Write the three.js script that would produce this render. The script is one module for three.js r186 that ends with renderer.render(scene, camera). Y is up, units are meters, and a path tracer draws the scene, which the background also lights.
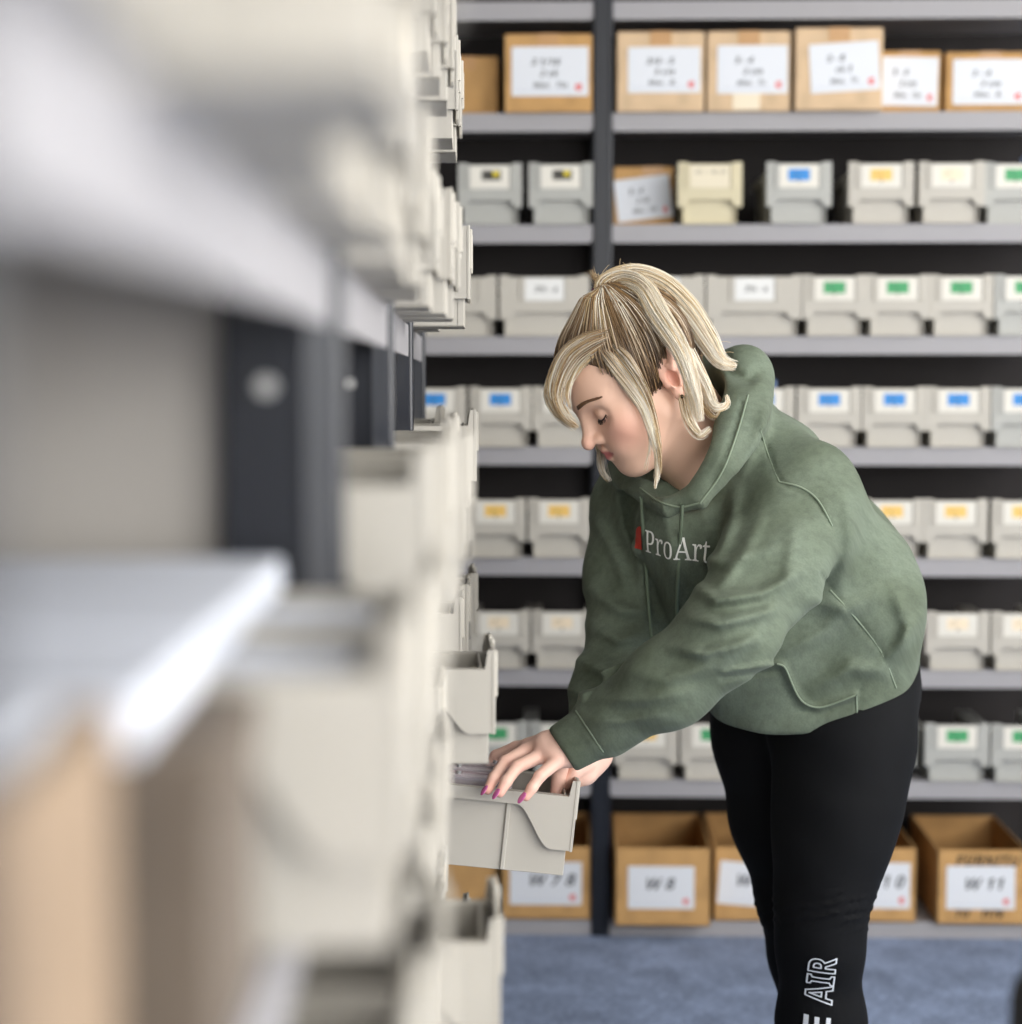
import * as THREE from 'three';
import { RoundedBoxGeometry } from 'three/addons/geometries/RoundedBoxGeometry.js';
import { mergeGeometries } from 'three/addons/utils/BufferGeometryUtils.js';
import { RectAreaLightUniformsLib } from 'three/addons/lights/RectAreaLightUniformsLib.js';

// ---------------------------------------------------------------- camera, sky, light, exposure
RectAreaLightUniformsLib.init();
const scene = new THREE.Scene();
const EYE = new THREE.Vector3(0, 1.277, 0);
const FOCAL = 1850;                                    // focal length in picture pixels (frame 1022 x 1024)
const camera = new THREE.PerspectiveCamera(2 * Math.atan(512 / FOCAL) * 180 / Math.PI, 1022 / 1024, 0.05, 60);
camera.position.copy(EYE);
camera.rotation.order = 'YXZ';
camera.rotation.set(-4.1 * Math.PI / 180, 1.7 * Math.PI / 180, 0);
camera.focus = 2.54;
camera.userData.fStop = 2.3;
camera.updateMatrixWorld(true);
scene.background = new THREE.Color(0.62, 0.72, 0.86);   // overcast daylight sky
const renderer = new THREE.WebGLRenderer();
renderer.toneMapping = THREE.LinearToneMapping;
renderer.toneMappingExposure = 0.69;
renderer.shadowMap.enabled = true;

const WALL_R = 2.95, WALL_L = -1.35, WALL_B = -5.05, WALL_F = 2.6, CEIL = 2.85;
const WINDOWS = [[-2.9, -1.5], [-1.2, 0.3], [0.6, 2.2]];   // z ranges of the right-hand windows
const SILL = 0.95, HEAD = 2.65;
for (const [z0, z1] of WINDOWS) {                        // daylight entering at each window
  const l = new THREE.RectAreaLight(new THREE.Color(1.0, 0.985, 0.96), 13.5, z1 - z0, HEAD - SILL);
  l.position.set(WALL_R - 0.02, (SILL + HEAD) / 2, (z0 + z1) / 2);
  l.lookAt(WALL_R - 1, (SILL + HEAD) / 2, (z0 + z1) / 2);
  l.castShadow = true;
  scene.add(l);
}
const REAR = [0.9, 2.7];                                 // x range of the window behind the camera
{
  const l = new THREE.RectAreaLight(new THREE.Color(1.0, 0.985, 0.96), 13.5, REAR[1] - REAR[0], HEAD - SILL);
  l.position.set((REAR[0] + REAR[1]) / 2, (SILL + HEAD) / 2, WALL_F - 0.02);
  l.lookAt((REAR[0] + REAR[1]) / 2, (SILL + HEAD) / 2, WALL_F - 1);
  l.castShadow = true;
  scene.add(l);
}

// ---------------------------------------------------------------- helpers
let seed = 12345;
const rnd = () => { seed = (seed * 1664525 + 1013904223) >>> 0; return seed / 4294967296; };
const rr = (a, b) => a + (b - a) * rnd();
const taken = {};
function numbered(n) { const k = taken[n] = (taken[n] ?? -1) + 1; return k ? `${n}_${String(k).padStart(3, '0')}` : n; }
function mesh(name, geometry, material, parent) {
  const m = new THREE.Mesh(geometry, material); m.name = name; m.castShadow = m.receiveShadow = true;
  if (parent) parent.add(m); return m;
}
function thing(name, label, category, group) {
  const g = new THREE.Group(); g.name = numbered(name); scene.add(g);
  g.userData = { label, category }; if (group) g.userData.group = group; return g;
}
function structure(name, geometry, material) { const m = mesh(name, geometry, material, scene); m.userData.kind = 'structure'; return m; }
function box(w, h, d, x = 0, y = 0, z = 0) { const g = new THREE.BoxGeometry(w, h, d); g.translate(x, y, z); return g; }
function rbox(w, h, d, x = 0, y = 0, z = 0, r = 0.002, s = 2) { const g = new RoundedBoxGeometry(w, h, d, s, r); g.translate(x, y, z); return g; }
function plain(g) { const q = g.index ? g.toNonIndexed() : g; for (const k of Object.keys(q.attributes)) if (!['position', 'normal', 'uv'].includes(k)) q.deleteAttribute(k); return q; }
const merge = (list) => mergeGeometries(list.map(plain));
function extrude(points, depth, opt = {}) {
  const s = new THREE.Shape(points.map(([x, y]) => new THREE.Vector2(x, y)));
  return new THREE.ExtrudeGeometry(s, { depth, bevelEnabled: !!opt.bevel, bevelSize: opt.bevel || 0, bevelThickness: opt.bevel || 0, bevelSegments: 2, steps: 1, curveSegments: 8 });
}
function metreUV(g, s = 1) {                            // uv in metres by the dominant side of each face
  const q = g.index ? g.toNonIndexed() : g, p = q.attributes.position, n = q.attributes.normal, uv = new Float32Array(p.count * 2);
  for (let i = 0; i < p.count; i++) {
    const a = [Math.abs(n.getX(i)), Math.abs(n.getY(i)), Math.abs(n.getZ(i))], v = [p.getX(i), p.getY(i), p.getZ(i)];
    const k = a[0] > a[1] && a[0] > a[2] ? [2, 1] : a[1] > a[2] ? [0, 2] : [0, 1];
    uv[2 * i] = v[k[0]] * s; uv[2 * i + 1] = v[k[1]] * s;
  }
  q.setAttribute('uv', new THREE.BufferAttribute(uv, 2)); return q;
}
function canvasTexture(w, h, draw) {
  const c = document.createElement('canvas'); c.width = w; c.height = h; draw(c.getContext('2d'), w, h);
  const t = new THREE.CanvasTexture(c); t.colorSpace = THREE.SRGBColorSpace; return t;
}
function noiseTexture(n, f, srgb = true) {              // f(i, j, r) -> [r, g, b] 0..255
  const d = new Uint8Array(n * n * 4);
  for (let j = 0; j < n; j++) for (let i = 0; i < n; i++) { const c = f(i, j); d.set([c[0], c[1], c[2], 255], (j * n + i) * 4); }
  const t = new THREE.DataTexture(d, n, n); t.wrapS = t.wrapT = THREE.RepeatWrapping; t.magFilter = t.minFilter = THREE.LinearFilter;
  if (srgb) t.colorSpace = THREE.SRGBColorSpace; t.needsUpdate = true; return t;
}
function lattice(n, cells) {                            // tiling value noise
  const v = Array.from({ length: cells * cells }, rnd), s = (x) => x * x * (3 - 2 * x);
  return (i, j) => {
    const x = i / n * cells, y = j / n * cells, a = Math.floor(x), b = Math.floor(y), fx = s(x - a), fy = s(y - b);
    const g = (p, q) => v[(q % cells) * cells + (p % cells)];
    return (g(a, b) * (1 - fx) + g(a + 1, b) * fx) * (1 - fy) + (g(a, b + 1) * (1 - fx) + g(a + 1, b + 1) * fx) * fy;
  };
}
const clamp = (x, a = 0, b = 1) => Math.min(b, Math.max(a, x));
const std = (color, roughness = 0.6, extra = {}) => new THREE.MeshStandardMaterial({ color, roughness, ...extra });

// ---------------------------------------------------------------- materials
const nA = lattice(256, 8), nB = lattice(256, 48), nC = lattice(256, 128);
const carpetMap = noiseTexture(256, (i, j) => { const k = 0.72 + 0.16 * nA(i, j) + 0.16 * nB(i, j) + 0.3 * (rnd() - 0.5); return [142 * k, 158 * k, 190 * k].map((x) => clamp(x, 0, 255)); });
carpetMap.repeat.set(2.2, 2.2);
const carpetBump = noiseTexture(256, (i, j) => { const k = 255 * clamp(0.5 * nC(i, j) + 0.5 * rnd()); return [k, k, k]; }, false);
carpetBump.repeat.set(3, 3);
const cardMap = noiseTexture(256, (i, j) => { const k = 0.9 + 0.1 * nA(i, j) + 0.05 * Math.sin(i * Math.PI / 4) * 0.6 + 0.05 * (rnd() - 0.5); return [255 * k, 255 * k, 255 * k].map((x) => clamp(x, 0, 255)); });
cardMap.repeat.set(5, 5);
const M = {
  carpet: std(0xffffff, 0.95, { map: carpetMap, bumpMap: carpetBump, bumpScale: 0.003 }),
  wall: std(0xd9d6cf, 0.9), ceiling: std(0xe8e6e0, 0.9), frame: std(0xe4e4e2, 0.5),
  glass: new THREE.MeshPhysicalMaterial({ color: 0xffffff, transmission: 1, thickness: 0, roughness: 0.02 }),
  post: std(0x1a1d25, 0.32, { metalness: 0.0 }), shelf: std(0x9a989b, 0.5), backing: std(0x2a2626, 0.8), panel: std(0xa9a49e, 0.7),
  bolt: std(0xc8c8c8, 0.3, { metalness: 0.8 }),
  bin: std(0xb7b2a8, 0.5), binGrey: std(0xa8a8a3, 0.5), binCream: std(0xcbc1a2, 0.5),
  card: std(0xc69b64, 0.9, { map: cardMap }), cardPale: std(0xd8bb98, 0.9, { map: cardMap }),
  cardDull: std(0x947f69, 0.9, { map: cardMap }), cardGapShade: std(0x6a5f54, 0.9, { map: cardMap }),  // the darker one gives an added box the tone of a shadowed gap
  tape: std(0xb88d5d, 0.35), tapePale: std(0xe2d4ba, 0.4), paper: std(0xd2d6e0, 0.8),
  blackFabric: std(0x1b1a1a, 0.9), blackPlastic: std(0x141414, 0.45),
};

// ---------------------------------------------------------------- room
{
  const t = 0.2, zc = (WALL_B + WALL_F) / 2, zl = WALL_F - WALL_B, xc = (WALL_L + WALL_R) / 2, xl = WALL_R - WALL_L;
  structure('floor', metreUV(box(xl + 2 * t, t, zl + 2 * t, xc, -t / 2, zc)), M.carpet);
  structure('ceiling', box(xl + 2 * t, t, zl + 2 * t, xc, CEIL + t / 2, zc), M.ceiling);
  structure('wall_left', box(t, CEIL, zl, WALL_L - t / 2, CEIL / 2, zc), M.wall);
  structure('wall_back', box(xl + 2 * t, CEIL, t, xc, CEIL / 2, WALL_B - t / 2), M.wall);
  {
    const z = WALL_F + t / 2, x0 = WALL_L - t, x1 = WALL_R + t;
    structure('wall_front', merge([box(x1 - x0, SILL, t, (x0 + x1) / 2, SILL / 2, z), box(x1 - x0, CEIL - HEAD, t, (x0 + x1) / 2, (CEIL + HEAD) / 2, z), box(REAR[0] - x0, HEAD - SILL, t, (x0 + REAR[0]) / 2, (SILL + HEAD) / 2, z), box(x1 - REAR[1], HEAD - SILL, t, (REAR[1] + x1) / 2, (SILL + HEAD) / 2, z)]), M.wall);
    const g = new THREE.Group(); g.name = 'window_4'; g.userData.kind = 'structure'; scene.add(g);
    const xm = (REAR[0] + REAR[1]) / 2, w = REAR[1] - REAR[0], h = HEAD - SILL, Z = WALL_F + 0.08;
    mesh('window_frame', merge([box(w, 0.06, 0.06, xm, SILL + 0.03, Z), box(w, 0.06, 0.06, xm, HEAD - 0.03, Z), box(0.06, h, 0.06, REAR[0] + 0.03, SILL + h / 2, Z), box(0.06, h, 0.06, REAR[1] - 0.03, SILL + h / 2, Z), box(0.05, h, 0.06, xm, SILL + h / 2, Z)]), M.frame, g);
    for (const s of [-1, 1]) mesh('pane', box(w / 2 - 0.085, h - 0.12, 0.004, xm + s * (w / 4 - 0.0025), SILL + h / 2, Z), M.glass, g);
  }
  const pieces = [box(t, SILL, zl, WALL_R + t / 2, SILL / 2, zc), box(t, CEIL - HEAD, zl, WALL_R + t / 2, (CEIL + HEAD) / 2, zc)];
  const edges = [WALL_B, ...WINDOWS.flat(), WALL_F];
  for (let i = 0; i < edges.length; i += 2) pieces.push(box(t, HEAD - SILL, edges[i + 1] - edges[i], WALL_R + t / 2, (SILL + HEAD) / 2, (edges[i] + edges[i + 1]) / 2));
  structure('wall_right', merge(pieces), M.wall);
  WINDOWS.forEach(([z0, z1], i) => {
    const g = new THREE.Group(); g.name = `window_${i + 1}`; g.userData.kind = 'structure'; scene.add(g);
    const zc2 = (z0 + z1) / 2, w = z1 - z0, h = HEAD - SILL, X = WALL_R + 0.08;
    mesh('window_frame', merge([box(0.06, 0.06, w, X, SILL + 0.03, zc2), box(0.06, 0.06, w, X, HEAD - 0.03, zc2), box(0.06, h, 0.06, X, SILL + h / 2, z0 + 0.03), box(0.06, h, 0.06, X, SILL + h / 2, z1 - 0.03), box(0.06, h, 0.05, X, SILL + h / 2, zc2)]), M.frame, g);
    for (const s of [-1, 1]) mesh('pane', box(0.004, h - 0.12, w / 2 - 0.085, X, SILL + h / 2, zc2 + s * (w / 4 - 0.0025)), M.glass, g);
    mesh('window_sill', rbox(0.12, 0.03, w + 0.06, WALL_R - 0.03, SILL - 0.015, zc2), M.frame, g);
  });
}

// ---------------------------------------------------------------- shelving
const D = 4.18;                                         // distance of the end rack's front
const TURN = 3.06 * Math.PI / 180, OFF = 0.073;         // the side rack's heading and its distance from the eye
const sideAt = (v, y, u) => new THREE.Vector3(v - OFF, y, -u).applyAxisAngle(new THREE.Vector3(0, 1, 0), TURN);
function lipShape(w, h) { const c = 0.008; return [[-w / 2, 0], [-w / 2, -h + c], [-w / 2 + c, -h], [w / 2 - c, -h], [w / 2, -h + c], [w / 2, 0]]; }
// a rack bay: front faces +z, spans x from 0 to w, front plane z = 0
function rackBay(label, w, depth, levels, opt) {
  const r = thing('shelving_rack', label, 'shelving', 'steel shelving bays');
  const H = 2.3, P = 0.04;
  const angle = (sx) => { // rolled post with a rounded front edge
    const face = opt.slant ? extrude([[-P / 2, 0.019], [P / 2, 0.001], [P / 2, 0.005], [-P / 2, 0.023]], H) : null; if (face) { face.rotateX(-Math.PI / 2); face.scale(1, 1, 1); }
    const g = [face || rbox(P, H, 0.004, 0, H / 2, -0.002, 0.0018), rbox(0.004, H, opt.web || 0.045, sx * (P / 2 - 0.002), H / 2, -(opt.web || 0.045) / 2 - (opt.slant ? 0.019 : 0), 0.0018)];
    const b = new THREE.CylinderGeometry(0.0055, 0.0055, H, 12); b.translate(P / 2 - 0.002, H / 2, -0.004); g.push(b); return merge(g);
  };
  const ends = opt.ends || [0, 1];
  for (const e of ends) {
    const f = mesh('post', angle(-1), M.post, r); f.position.set(e ? w : 0, 0, 0);
    const b = mesh('post', angle(-1), M.post, r); b.position.set(e ? w : 0, 0, -depth + 0.045);
    if (opt.bolts) for (const y of levels) for (const [dy, dz] of [[-0.02, -0.03], [-0.075, -0.028], [0.09, -0.03]]) {
      const c = new THREE.CylinderGeometry(0.006, 0.006, 0.006, 10); c.rotateZ(Math.PI / 2);
      const k = mesh('bolt', c, M.bolt, r); k.position.set((e ? w : 0) - P / 2 - 0.003, y + dy, dz - 0.012);
    }
    if (opt.panel && e === 1) mesh('side_panel', box(0.003, H, depth - 0.11), M.panel, r).position.set(w + 0.004, H / 2, -0.06 - (depth - 0.11) / 2);
  }
  const inner = w - P;
  const lip = extrude(lipShape(inner, 0.041), 0.002); lip.translate(w / 2, 0, -0.006);
  const top = box(inner, 0.002, depth - 0.01, w / 2, -0.001, -depth / 2);
  const shelf = merge([lip, top]);
  for (const y of levels) mesh('shelf', shelf, M.shelf, r).position.y = y;
  mesh('back_panel', box(w, H, 0.003, w / 2, H / 2, -depth - 0.003), opt.backing || M.backing, r);
  return r;
}
const LEVELS = [2.115, 1.87, 1.623, 1.374, 1.125, 0.874, 0.62, 0.365, 0.037];
const PX = 0.08, BAY = 1.12;
rackBay('grey steel shelving bay facing the camera, behind the bending person', BAY, 0.42, LEVELS, {}).position.set(PX, 0, -D);
rackBay('end shelving bay tucked behind the side rack, left of the dark upright', 1.1, 0.42, LEVELS, { ends: [0] }).position.set(PX - 1.1, 0, -D);
const SIDE = [[0.25, 1.07, [2.1, 1.85, 1.6, 1.348, 1.047, 0.865, 0.6, 0.3, 0.04]], [1.07, 1.82, [2.1, 1.85, 1.6, 1.348, 1.1, 0.83, 0.645, 0.38, 0.04]], [1.82, 2.47, [2.1, 1.85, 1.6, 1.348, 1.1, 0.83, 0.6, 0.35, 0.04]], [2.47, 3.2, [2.1, 1.85, 1.6, 1.348, 1.1, 0.845, 0.6, 0.35, 0.04]]];
const sideNames = ['blurred side shelving bay closest to the camera', 'second side shelving bay from the camera', 'third side shelving bay from the camera', 'farthest side shelving bay, from which the bin is pulled'];
SIDE.forEach(([u0, u1, lv], i) => {
  const r = rackBay(sideNames[i], u1 - u0, 0.4, lv, { ends: i ? [1] : [0, 1], web: 0.046, slant: true, bolts: true, panel: i === 0 });
  r.position.copy(sideAt(0, 0, u0)); r.rotation.y = TURN + Math.PI / 2;
});

// ---------------------------------------------------------------- storage bins (front faces +z, base y = 0, front face z = 0)
const binGeo = {};
function binGeometry(W, H, L) {
  const key = `${W},${H},${L}`; if (binGeo[key]) return binGeo[key];
  const t = 0.003, bw = W - 0.022, hf = 0.72 * H, y0 = H - hf;       // y0: lower edge of the front panel
  // tray: floor, two long walls, rear wall, recessed lower front
  const tray = merge([
    rbox(bw, t, L - 0.01, 0, t / 2, -L / 2 - 0.003, 0.001, 1),
    ...[-1, 1].map((s) => rbox(t, H - 0.022, L - 0.01, s * (bw / 2 - t / 2), (H - 0.022) / 2, -L / 2 - 0.003, 0.001, 1)),
    rbox(bw, 0.45 * H, t, 0, 0.225 * H, -L + 0.003, 0.001, 1),
    rbox(bw, H - 0.02, t, 0, (H - 0.02) / 2, -0.017, 0.001, 1),
    ...[-1, 1].map((s) => rbox(0.005, H - 0.03, 0.006, s * (bw / 2 + 0.0015), (H - 0.03) / 2 + 0.001, -0.093, 0.0015, 1)),
    ...[-1, 1].map((s) => rbox(0.012, 0.003, L - 0.01, s * (bw / 2 + 0.004), H - 0.0235, -L / 2, 0.001, 1)),
  ]);
  // side skirt outline in (z, y), S-curve towards the front
  const pts = [[-L + 0.006, H - 0.022], [-L + 0.006, H - 0.039]];
  const c0 = -0.083, c1 = -0.03;
  pts.push([c0, H - 0.039]);
  for (let k = 1; k <= 10; k++) { const a = k / 10, s = a * a * (3 - 2 * a); pts.push([c0 + (c1 - c0) * a, H - 0.039 - s * (H - 0.039 - y0)]); }
  pts.push([-0.001, y0], [-0.001, H], [-0.009, H], [-0.012, H - 0.022]);
  const skirts = [-1, 1].map((s) => { const g = extrude(pts, t); g.rotateY(-Math.PI / 2); g.translate(s > 0 ? W / 2 : -W / 2 + t, 0, 0); return g; });
  // front panel with the hand cut-out along its lower edge
  const a = 0.33 * W, b = 0.37 * W, n = 0.016;
  const front = extrude([[-W / 2, y0], [-b - 0.008, y0], [-b, y0 + 0.004], [-a, y0 + n], [a, y0 + n], [b, y0 + 0.004], [b + 0.008, y0], [W / 2, y0], [W / 2, H], [W / 2 - 0.02, H], [W / 2 - 0.022, H - 0.004], [-W / 2 + 0.022, H - 0.004], [-W / 2 + 0.02, H], [-W / 2, H]], 0.0025, { bevel: 0.0008 });
  front.translate(0, 0, -0.0033);
  const shell = merge([...skirts, front]);
  const ribs = [-1, 1].map((s) => rbox(0.009, 0.054, 0.004, s * Math.min(0.051, W * 0.37), H - 0.03, 0.001, 0.0012, 1));
  return binGeo[key] = { tray, shell, ribs };
}
function labelTexture(kind) {
  return canvasTexture(128, 72, (c, w, h) => {
    c.fillStyle = kind === 'cream' ? '#ddd3bb' : '#dbd7cd'; c.fillRect(0, 0, w, h);
    const sticker = { blue: '#2f86cf', green: '#3f9a62', yellow: '#e9c06a', pale: '#ead9bd' }[kind];
    if (sticker) {
      c.fillStyle = sticker; c.fillRect(28, 13, 70, 37);
      c.fillStyle = 'rgba(0,0,0,0.16)'; for (let i = 0; i < 9; i++) c.fillRect(34 + rnd() * 30, 18 + 3 * i, 8 + rnd() * 18, 2);
      c.fillStyle = '#55504a'; c.fillRect(60, 49, 7, 6); c.fillStyle = '#bdb8ae'; c.fillRect(98, 20, 2, 26); c.fillRect(20, 60, 88, 1);
    } else if (kind === 'dark') {
      c.fillStyle = '#272522'; c.fillRect(38, 14, 62, 31); c.fillStyle = '#5a5752'; for (let i = 0; i < 6; i++) c.fillRect(42, 18 + i * 4, 12 + rnd() * 14, 2);
      c.fillStyle = '#d9c21e'; c.fillRect(74, 17, 20, 16); c.fillStyle = '#f0dc50'; c.fillRect(80, 19, 8, 9);
    } else if (kind === 'written') {
      c.fillStyle = '#dfdfdd'; c.fillRect(0, 0, w, h); c.fillStyle = '#2a2a2c'; c.font = 'bold italic 27px sans-serif'; c.fillText('3½ - x', 30, 44);
    } else if (kind === 'cream') { c.fillStyle = '#6d6558'; c.font = 'italic 19px sans-serif'; c.fillText('45.1 - Nr.24', 14, 28); }
  });
}
const labelMats = {};
const labelMat = (k) => labelMats[k] ??= std(0xffffff, 0.55, { map: labelTexture(k) });
function bin(label, W, H, L, material, sticker, group, lw = 0.088) {
  const g = thing('storage_bin', label, 'bin', group), q = binGeometry(W, H, L);
  mesh('tray', q.tray, material, g);
  const f = mesh('front_panel', q.shell, material, g);
  for (const r of q.ribs) mesh('label_rail', r, material, f);
  if (sticker) {
    const p = new THREE.PlaneGeometry(lw, 0.05); p.translate(0, H - 0.031, 0.0012);
    mesh('paper_label', p, labelMat(sticker), f);
  }
  return g;
}
const ORD = ['first', 'second', 'third', 'fourth', 'fifth', 'sixth', 'seventh', 'eighth', 'ninth'];
// rows of the end rack: [level index, shelf word, [[centre x, width, sticker, material, setback], ...]] ; the upright stands at x = 0.08
const B = M.bin, G = M.binGrey;
const endRows = [
  [2, 'second', [[-0.172, 0.141, 'dark', G, 0], [-0.014, 0.141, 'dark', G, 0], [0.32, 0.141, 'cream', M.binCream, 0], [0.517, 0.143, 'blue', G, 0], [0.699, 0.143, 'yellow', B, 0.0], [0.853, 0.143, 'pale', B, 0], [0.999, 0.14, 'green', G, 0.02]]],
  [3, 'third', [[-0.243, 0.172, null, B, 0], [-0.048, 0.2, 'written', B, 0], [0.209, 0.197, 'written', B, 0], [0.419, 0.212, 'written', B, 0], [0.598, 0.139, 'green', B, 0], [0.738, 0.139, 'green', B, 0], [0.88, 0.139, 'green', B, 0], [1.021, 0.136, 'green', G, 0]]],
  [4, 'fourth', [[-0.294, 0.138, 'blue', B, 0], [-0.146, 0.137, 'blue', B, 0], [-0.006, 0.137, 'blue', B, 0], [0.442, 0.139, 'blue', B, 0], [0.589, 0.141, 'blue', B, 0], [0.735, 0.14, 'blue', B, 0], [0.877, 0.14, 'blue', B, 0], [1.021, 0.14, 'blue', G, 0]]],
  [5, 'fifth', [[-0.159, 0.134, 'yellow', B, 0], [-0.015, 0.138, 'yellow', B, 0], [0.733, 0.138, 'yellow', B, 0], [0.876, 0.141, 'yellow', B, 0], [1.024, 0.138, 'yellow', B, 0]]],
  [6, 'sixth', [[-0.151, 0.138, 'pale', B, 0], [-0.008, 0.136, 'pale', B, 0], [0.884, 0.141, 'pale', B, 0], [1.029, 0.138, 'pale', B, 0]]],
  [7, 'seventh', [[-0.156, 0.14, 'green', G, 0], [-0.01, 0.14, 'green', G, 0], [0.184, 0.143, 'yellow', B, 0], [0.332, 0.14, 'green', B, 0], [0.722, 0.143, 'green', G, 0], [0.887, 0.143, 'green', G, 0], [1.034, 0.14, 'green', G, 0]]],
];
const stickerWord = { dark: 'black and yellow sticker', blue: 'blue sticker', yellow: 'yellow sticker', pale: 'pale cream sticker', green: 'green sticker', cream: 'handwritten cream label', written: 'handwritten white label' };
for (const [lv, word, list] of endRows) {
  const nl = list.filter((b) => b[0] < 0.08).length;
  list.forEach(([x, w, st, mat, back], i) => {
    const leftSide = i < nl, pos = leftSide ? ORD[nl - 1 - i] : ORD[i - nl];
    const tone = mat === G ? 'grey' : mat === M.binCream ? 'cream' : 'beige';
    const o = bin(`${tone} plastic bin${st ? ' with ' + stickerWord[st] : ' without a label'}, ${pos} ${leftSide ? 'left' : 'right'} of the upright, ${word} bin shelf`.replace('second bin shelf', 'highest bin shelf').replace('seventh bin shelf', 'lowest bin shelf').replace(/(third|fourth|fifth|sixth) bin shelf/, (m, a) => ({ third: 'second', fourth: 'third', fifth: 'fourth', sixth: 'fifth' })[a] + ' bin shelf'), w, 0.135, 0.3, mat, st, 'bins on the end rack');
    o.position.set(x + rr(-0.001, 0.001), LEVELS[lv], -D + 0.012 - back + rr(-0.004, 0.004)); o.rotation.y = rr(-0.012, 0.012);
  });
}

// bins on the side rack: [bay, level index, u, protrusion v, scale, sticker]
const sideBins = [
  // shelf above eye height
  [0, 3, 0.34, 0.02, 1], [0, 3, 0.5, 0.066, 1], [0, 3, 0.655, 0.036, 1], [0, 3, 0.81, 0.034, 1], [0, 3, 0.965, 0.045, 1],
  [1, 3, 1.19, 0.04, 1], [1, 3, 1.345, 0.036, 1], [1, 3, 1.5, 0.044, 1], [1, 3, 1.655, 0.038, 1],
  [2, 3, 1.925, 0.044, 1], [2, 3, 2.09, 0.058, 1], [2, 3, 2.25, 0.064, 1], [3, 3, 2.58, 0.078, 1], [3, 3, 2.74, 0.04, 1],
  [1, 2, 1.65, 0.04, 1], [2, 2, 1.925, 0.044, 1], [2, 2, 2.085, 0.052, 1], [2, 2, 2.25, 0.058, 1], [3, 2, 2.58, 0.062, 1], [3, 2, 2.74, 0.066, 1],
  // shelf below eye height
  [0, 4, 0.795, 0.05, 1], [0, 4, 0.95, 0.058, 1],
  [1, 4, 1.19, 0.05, 1], [1, 4, 1.345, 0.062, 1], [1, 4, 1.5, 0.075, 1], [1, 4, 1.655, 0.06, 1],
  [2, 4, 1.925, 0.056, 1], [2, 4, 2.09, 0.062, 1], [2, 4, 2.25, 0.06, 1], [3, 4, 2.62, 0.085, 1], [3, 4, 2.78, 0.036, 1], [3, 4, 2.94, 0.036, 1],
  // third shelf
  [0, 5, 0.8, 0.048, 1], [0, 5, 0.955, 0.06, 1],
  [1, 5, 1.19, 0.045, 1], [1, 5, 1.345, 0.05, 1], [1, 5, 1.5, 0.05, 1], [1, 5, 1.655, 0.055, 1], [2, 5, 1.925, 0.048, 1], [2, 5, 2.19, 0.104, 1],
  [3, 5, 2.58, 0.066, 1], [3, 5, 2.74, 0.076, 1], [3, 5, 2.9, 0.086, 1],
  // fourth shelf
  [1, 6, 1.4, 0.05, 1], [1, 6, 1.56, 0.05, 1], [1, 6, 1.72, 0.102, 1.06], [2, 6, 1.925, 0.046, 1], [2, 6, 2.085, 0.046, 1], [2, 6, 2.26, 0.036, 1], [3, 6, 2.725, 0.05, 1], [3, 6, 2.885, 0.056, 1],
  // fifth shelf
  [2, 7, 1.925, 0.06, 1], [2, 7, 2.085, 0.07, 1], [2, 7, 2.25, 0.076, 1], [3, 7, 2.58, 0.086, 1], [3, 7, 2.74, 0.076, 1],
];
const count = {};
for (const [b, lv, u, v, s] of sideBins) {
  const k = b + '/' + lv, n = count[k] = (count[k] ?? -1) + 1;
  const shelfWord = { 2: 'second shelf above eye height', 3: 'shelf just above eye height', 4: 'shelf just below eye height', 5: 'second shelf below eye height', 6: 'third shelf below eye height', 7: 'fourth shelf below eye height' }[lv];
  const o = bin(`cream plastic bin, ${ORD[n]} in the ${ORD[b]} side bay, ${shelfWord}`, 0.143, 0.135 * s, 0.3, M.bin, 'pale', 'bins on the side rack');
  o.position.copy(sideAt(v, SIDE[b][2][lv], u)); o.rotation.y = TURN + Math.PI / 2 + rr(-0.02, 0.02);
}

// ---------------------------------------------------------------- cardboard boxes (front faces +z, base y = 0, front z = 0)
function noteTexture(lines, o = {}) {
  return canvasTexture(256, 176, (c, w, h) => {
    c.fillStyle = '#d9dce2'; c.fillRect(0, 0, w, h);
    c.fillStyle = '#3c3d42'; for (const [t, x, y, s] of lines) { c.font = `bold italic ${s}px sans-serif`; c.fillText(t, x, y); }
    c.strokeStyle = '#aeb2c4'; c.lineWidth = 1.5; c.beginPath(); c.moveTo(14, 156); c.lineTo(205, 156); c.stroke();
    if (o.mark !== false) { c.strokeStyle = '#d8433c'; c.lineWidth = 6; c.beginPath(); c.arc(225, 145, 10, 0.5, 5.6); c.stroke(); c.beginPath(); c.moveTo(218, 147); c.lineTo(234, 140); c.stroke(); }
  });
}
const noteMat = (lines, o) => std(0xffffff, 0.7, { map: noteTexture(lines, o) });
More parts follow.
